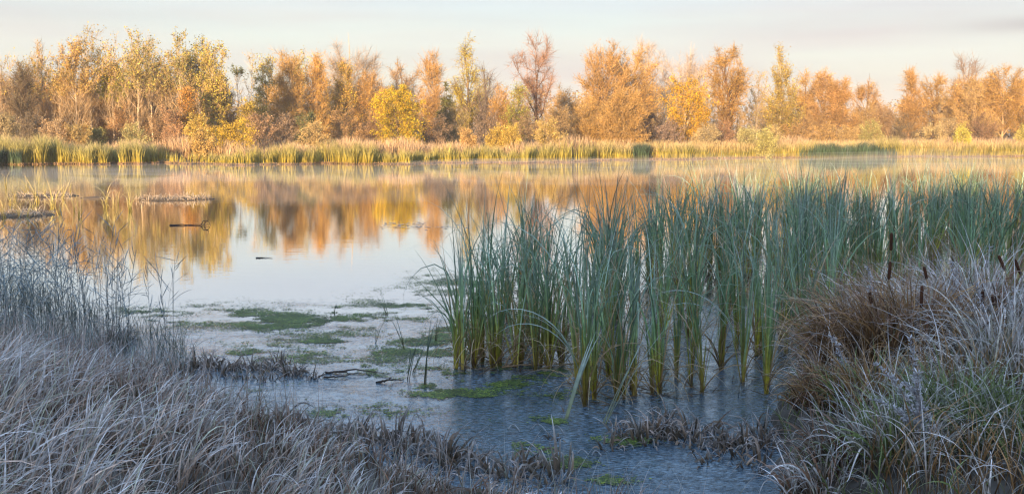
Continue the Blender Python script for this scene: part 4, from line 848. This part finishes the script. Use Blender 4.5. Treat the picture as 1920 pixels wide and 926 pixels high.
stick([([(0, 0, .01), (.35, .06, .03), (.62, -.03, .01)], .012), ([(.1, .0, .01), (.3, -.12, .03), (.5, -.1, .01)], .009), ([(.02, -.2, .01), (.2, -.24, .02), (.33, -.1, .02)], .010)], g, 'forked dark branch lying on the ice right of the sedge row')
g = G(706, 718)
stick([([(0, 0, .005), (.12, .02, .03), (.26, .12, .01)], .013), ([(.08, .0, .01), (.16, .05, .06)], .006)], g, 'small curved dark branch on the ice near the green algae')
g = G(480, 484)
stick([([(0, 0, .01), (.15, .02, .012), (.33, 0, .01)], .012)], g, 'thin dark stick floating alone in the pale water')
g = G(590, 712)
stick([([(0, 0, .01), (.12, .05, .08), (.2, .0, .0)], .008)], g, 'short bent twig at the right end of the sedge row', (.1, .08, .07))
g = G(985, 690); LC = (.34, .22, .12)
stick([([(-.25, 0, .01), (.1, 0, .05), (.7, .1, .02)], .012), ([(-.22, 0, .01), (0, .1, .5), (.12, .1, .7)], .010), ([(-.2, 0, .02), (.05, .05, .25), (.2, .1, .45)], .009), ([(-.1, .1, .03), (.4, .1, .3), (.9, .2, .1)], .008)], g, 'heap of fallen tan cattail stalks at the foot of the stand', LC, 'fallen_stalks', 'dead stalks')
# long pale dead leaves arching out of the front cattails
for px, py, h, az, cu, lb in [(1062, 785, .9, 0.9, .3, 'pale dead leaf leaning up from the water before the stand'), (1132, 795, 1.15, .5, .25, 'thick grey green leaf sloping up out of the water'), (1098, 755, 1.6, 3.0, 2.4, 'long pale leaf arching to the left over the water'),
                          (1240, 735, 1.7, .2, 2.2, 'wide pale leaf arching to the right through the stand'), (1400, 715, 1.7, 3.2, 2.3, 'long frosted leaf arching left in the stand'), (1060, 690, 1.5, .3, 2.2, 'long leaf arching right above the dead stalks')]:
    g = G(px, py); V = blades(np.zeros((3, 3))+rng.normal(0, .01, (3, 3)), h*U(.85, 1.05, 3), .02, az+rng.normal(0, .15, 3), .15 if cu > 1 else .5, cu, [(0, (.25, .27, .14)), (.5, (.27, .33, .27)), (1, (.46, .52, .50))], S=14, prof='strap', pw=1.8, face=.2, wob=.1, tw=.4)
    tag(obj('arching_leaf', mkmesh('arching_leaf', *V, M_CAT), g), lb, 'leaf')
# frosted leaf loops poking out of the dark water
def loop(px0, px1, py, hpx, label):
    a, b_ = G(px0, py), G(px1, py); L = b_[0]-a[0]; hh = hpx/F*a[1]; u = np.linspace(0, 1, 14)
    P = np.column_stack([u*L, .03*np.sin(u*5), np.sin(np.pi*u)**.7*hh-.01])
    V = tubes(P[None], np.full((1, 14), .005), (.38, .40, .42), 5)
    tag(obj('leaf_loop', mkmesh('leaf_loop', *V, M_FROST, True), a), label, 'leaf', 'frosted leaf loops in the dark water')
loop(952, 975, 806, 12, 'frosted leaf loop, leftmost of those in the dark open water'); loop(996, 1024, 806, 13, 'frosted leaf loop second from the left in the dark water'); loop(1032, 1058, 812, 16, 'frosted leaf loop just left of the small brown stub'); loop(1082, 1104, 850, 9, 'small low frosted leaf loop below the brown stub'); loop(1110, 1128, 852, 9, 'small frosted leaf loop beside the low one')

# ------------------------------------------------------------------ duckweed and bits on the ice
P = []; CW = []
VN = rng.random((64, 64))
def vnoise(x, y):
    x = x % 63; y = y % 63; i = x.astype(int); j = y.astype(int); a = smooth01(x-i); b = smooth01(y-j)
    return lerp(lerp(VN[i, j], VN[i+1, j], a), lerp(VN[i, j+1], VN[i+1, j+1], a), b)
WP = [(420, 580, 60, 10), (560, 594, 90, 14), (640, 578, 40, 6), (745, 570, 60, 12), (800, 514, 30, 6), (850, 530, 60, 10), (760, 552, 50, 8), (470, 666, 48, 9), (520, 608, 90, 8), (845, 585, 60, 14), (300, 600, 70, 8), (260, 585, 60, 8), (820, 640, 60, 16), (760, 655, 40, 8), (900, 600, 60, 12),
      (820, 706, 46, 10), (1000, 706, 46, 9), (960, 712, 50, 8), (780, 745, 20, 4), (840, 740, 26, 5), (902, 746, 22, 5), (700, 768, 38, 10), (640, 776, 36, 8), (660, 792, 18, 5), (1030, 700, 30, 6), (880, 672, 40, 8), (480, 738, 30, 5), (540, 744, 30, 5), (990, 782, 32, 6), (985, 840, 34, 7), (1060, 868, 30, 6),
      (1050, 738, 26, 6), (1100, 820, 20, 5), (1180, 826, 26, 5), (960, 795, 18, 4), (700, 690, 30, 5), (610, 640, 50, 5), (1160, 900, 30, 5), (690, 600, 50, 8), (930, 560, 50, 10), (1040, 790, 14, 4)]
for px, py, a, b_ in WP+[(600, 600, 190, 16), (860, 610, 60, 50), (600, 650, 160, 30), (840, 715, 130, 30), (900, 540, 60, 20)]:
    n = int(a*b_*(14 if a*b_ < 1800 else 7)); rr = rng.normal(0, .75, (n, 2)); rr[:, 1] += .25*np.sin(rr[:, 0]*7+px)
    g = np.array([G(px+a*u_, py+b_*v_) for u_, v_ in rr]); P.append(g); CW.append(np.full(n, 0. if a*b_ < 1800 else .055))
P = np.vstack(P); CW = np.concatenate(CW); ok = P[:, 1] > near_shore(P[:, 0]); P = P[ok]; CW = CW[ok]; P[:, 2] = .004
fb = .5*vnoise(P[:, 0]*2.2, P[:, 1]*2.6)+.3*vnoise(P[:, 0]*6+9, P[:, 1]*8)+.2*vnoise(P[:, 0]*18, P[:, 1]*26+5); keep = fb+rng.normal(0, .06, len(P)) > .55+CW; P = P[keep]
P[:, 2] += U(0, .004, len(P))
V = quads(P, U(.008, .030, len(P)), [(.065, .115, .03), (.11, .16, .03), (.19, .24, .035), (.05, .08, .03)], flat=True, asp=.8)
tag(obj('duckweed', mkmesh('duckweed', *V, M_WEED)), 'green algae and duckweed patches frozen into the thin ice', 'algae', kind='stuff')
n = 9000; px = U(300, 1500, n); py = 560+U(0, 1, n)**1.2*360; g = np.array([G(a, b_) for a, b_ in zip(px, py)]); ok = g[:, 1] > near_shore(g[:, 0])+.1; g = g[ok]; n = len(g); g[:, 2] = .003
V = blades(g, U(.02, .12, n), U(.003, .006, n), np.where(rng.random(n) < .5, 0, np.pi)+rng.normal(0, .5, n), 1.5, U(-.1, .08, n), [(0, (.05, .05, .04)), (1, (.12, .12, .11))], S=3, face=0, tw=0)
V[0][:, 2] = np.maximum(V[0][:, 2], .002)
g2 = np.array([G(a, b_) for a, b_ in zip(np.concatenate([U(710, 880, 90), U(720, 800, 40), U(410, 560, 12)]), np.concatenate([rng.normal(426, 2.5, 90), rng.normal(420, 1.5, 40), U(372, 386, 12)]))]); g2[:, 2] = .006
V = cat(V, quads(g2, U(.05, .16, len(g2)), [(.5, .46, .42), (.3, .25, .2)], flat=True))
tag(obj('floating_debris', mkmesh('floating_debris', *V, M_WOOD)), 'small dark straws and leaf bits frozen on the water surface', 'debris', kind='stuff')

# ------------------------------------------------------------------ mist over the water and air
def vol(name, dens, col, aniso=.0):
    m, t, o = newmat(name); v = N(t, 'ShaderNodeVolumePrincipled'); v.inputs['Density'].default_value = dens; v.inputs['Color'].default_value = col+(1,); v.inputs['Anisotropy'].default_value = aniso
    t.links.new(v.outputs[0], o.inputs['Volume']); return m
P = []
for k in range(32):
    px = U(-80, 2000) if k % 2 else U(900, 2000); D0 = float(far_shore((px-960)/F*100)); D = D0-U(3.5, 38); x = (px-960)/F*D
    a = np.linspace(0, 2*np.pi, 20, endpoint=False); b_ = np.linspace(0, np.pi/2, 6)
    rx, ry, rz_ = U(7, 16), U(3, 6), U(.35, .95)
    W = np.array([[x+rx*math.cos(q)*math.cos(w_), D+ry*math.sin(q)*math.cos(w_), .02+rz_*math.sin(w_)] for w_ in b_[:-1] for q in a]+[[x, D, .02+rz_]]*20+[[x, D, .02]]*20)
    i = np.arange(20); j = np.roll(i, -1)
    Fq = np.vstack([np.column_stack([i+r_*20, j+r_*20, j+(r_+1)*20, i+(r_+1)*20]) for r_ in range(5)]+[np.column_stack([j, i, i+120, j+120])])
    P.append((W, Fq, np.ones((len(W), 3))))
V = cat(*P); me = mkmesh('mist', *V, vol('mist', .017, (.95, .93, .93)))
import bmesh
bm = bmesh.new(); bm.from_mesh(me); bmesh.ops.remove_doubles(bm, verts=bm.verts, dist=1e-4); bmesh.ops.dissolve_degenerate(bm, dist=1e-5, edges=bm.edges); bmesh.ops.recalc_face_normals(bm, faces=bm.faces); bm.to_mesh(me); bm.free()
tag(obj('mist', me), 'thin low mist lying on the water before the far shore', 'mist', kind='stuff')
bm = bmesh.new(); bmesh.ops.create_cube(bm, size=1); me = bpy.data.meshes.new('haze'); bm.to_mesh(me); bm.free(); me.materials.append(vol('haze', .00045, (.93, .93, .97)))
hz = obj('haze', me, (0, 1000, 19), 0, (5400, 5400, 42)); tag(hz, 'faint morning haze filling the air', 'haze', kind='stuff')
print('objects', len(bpy.data.objects))
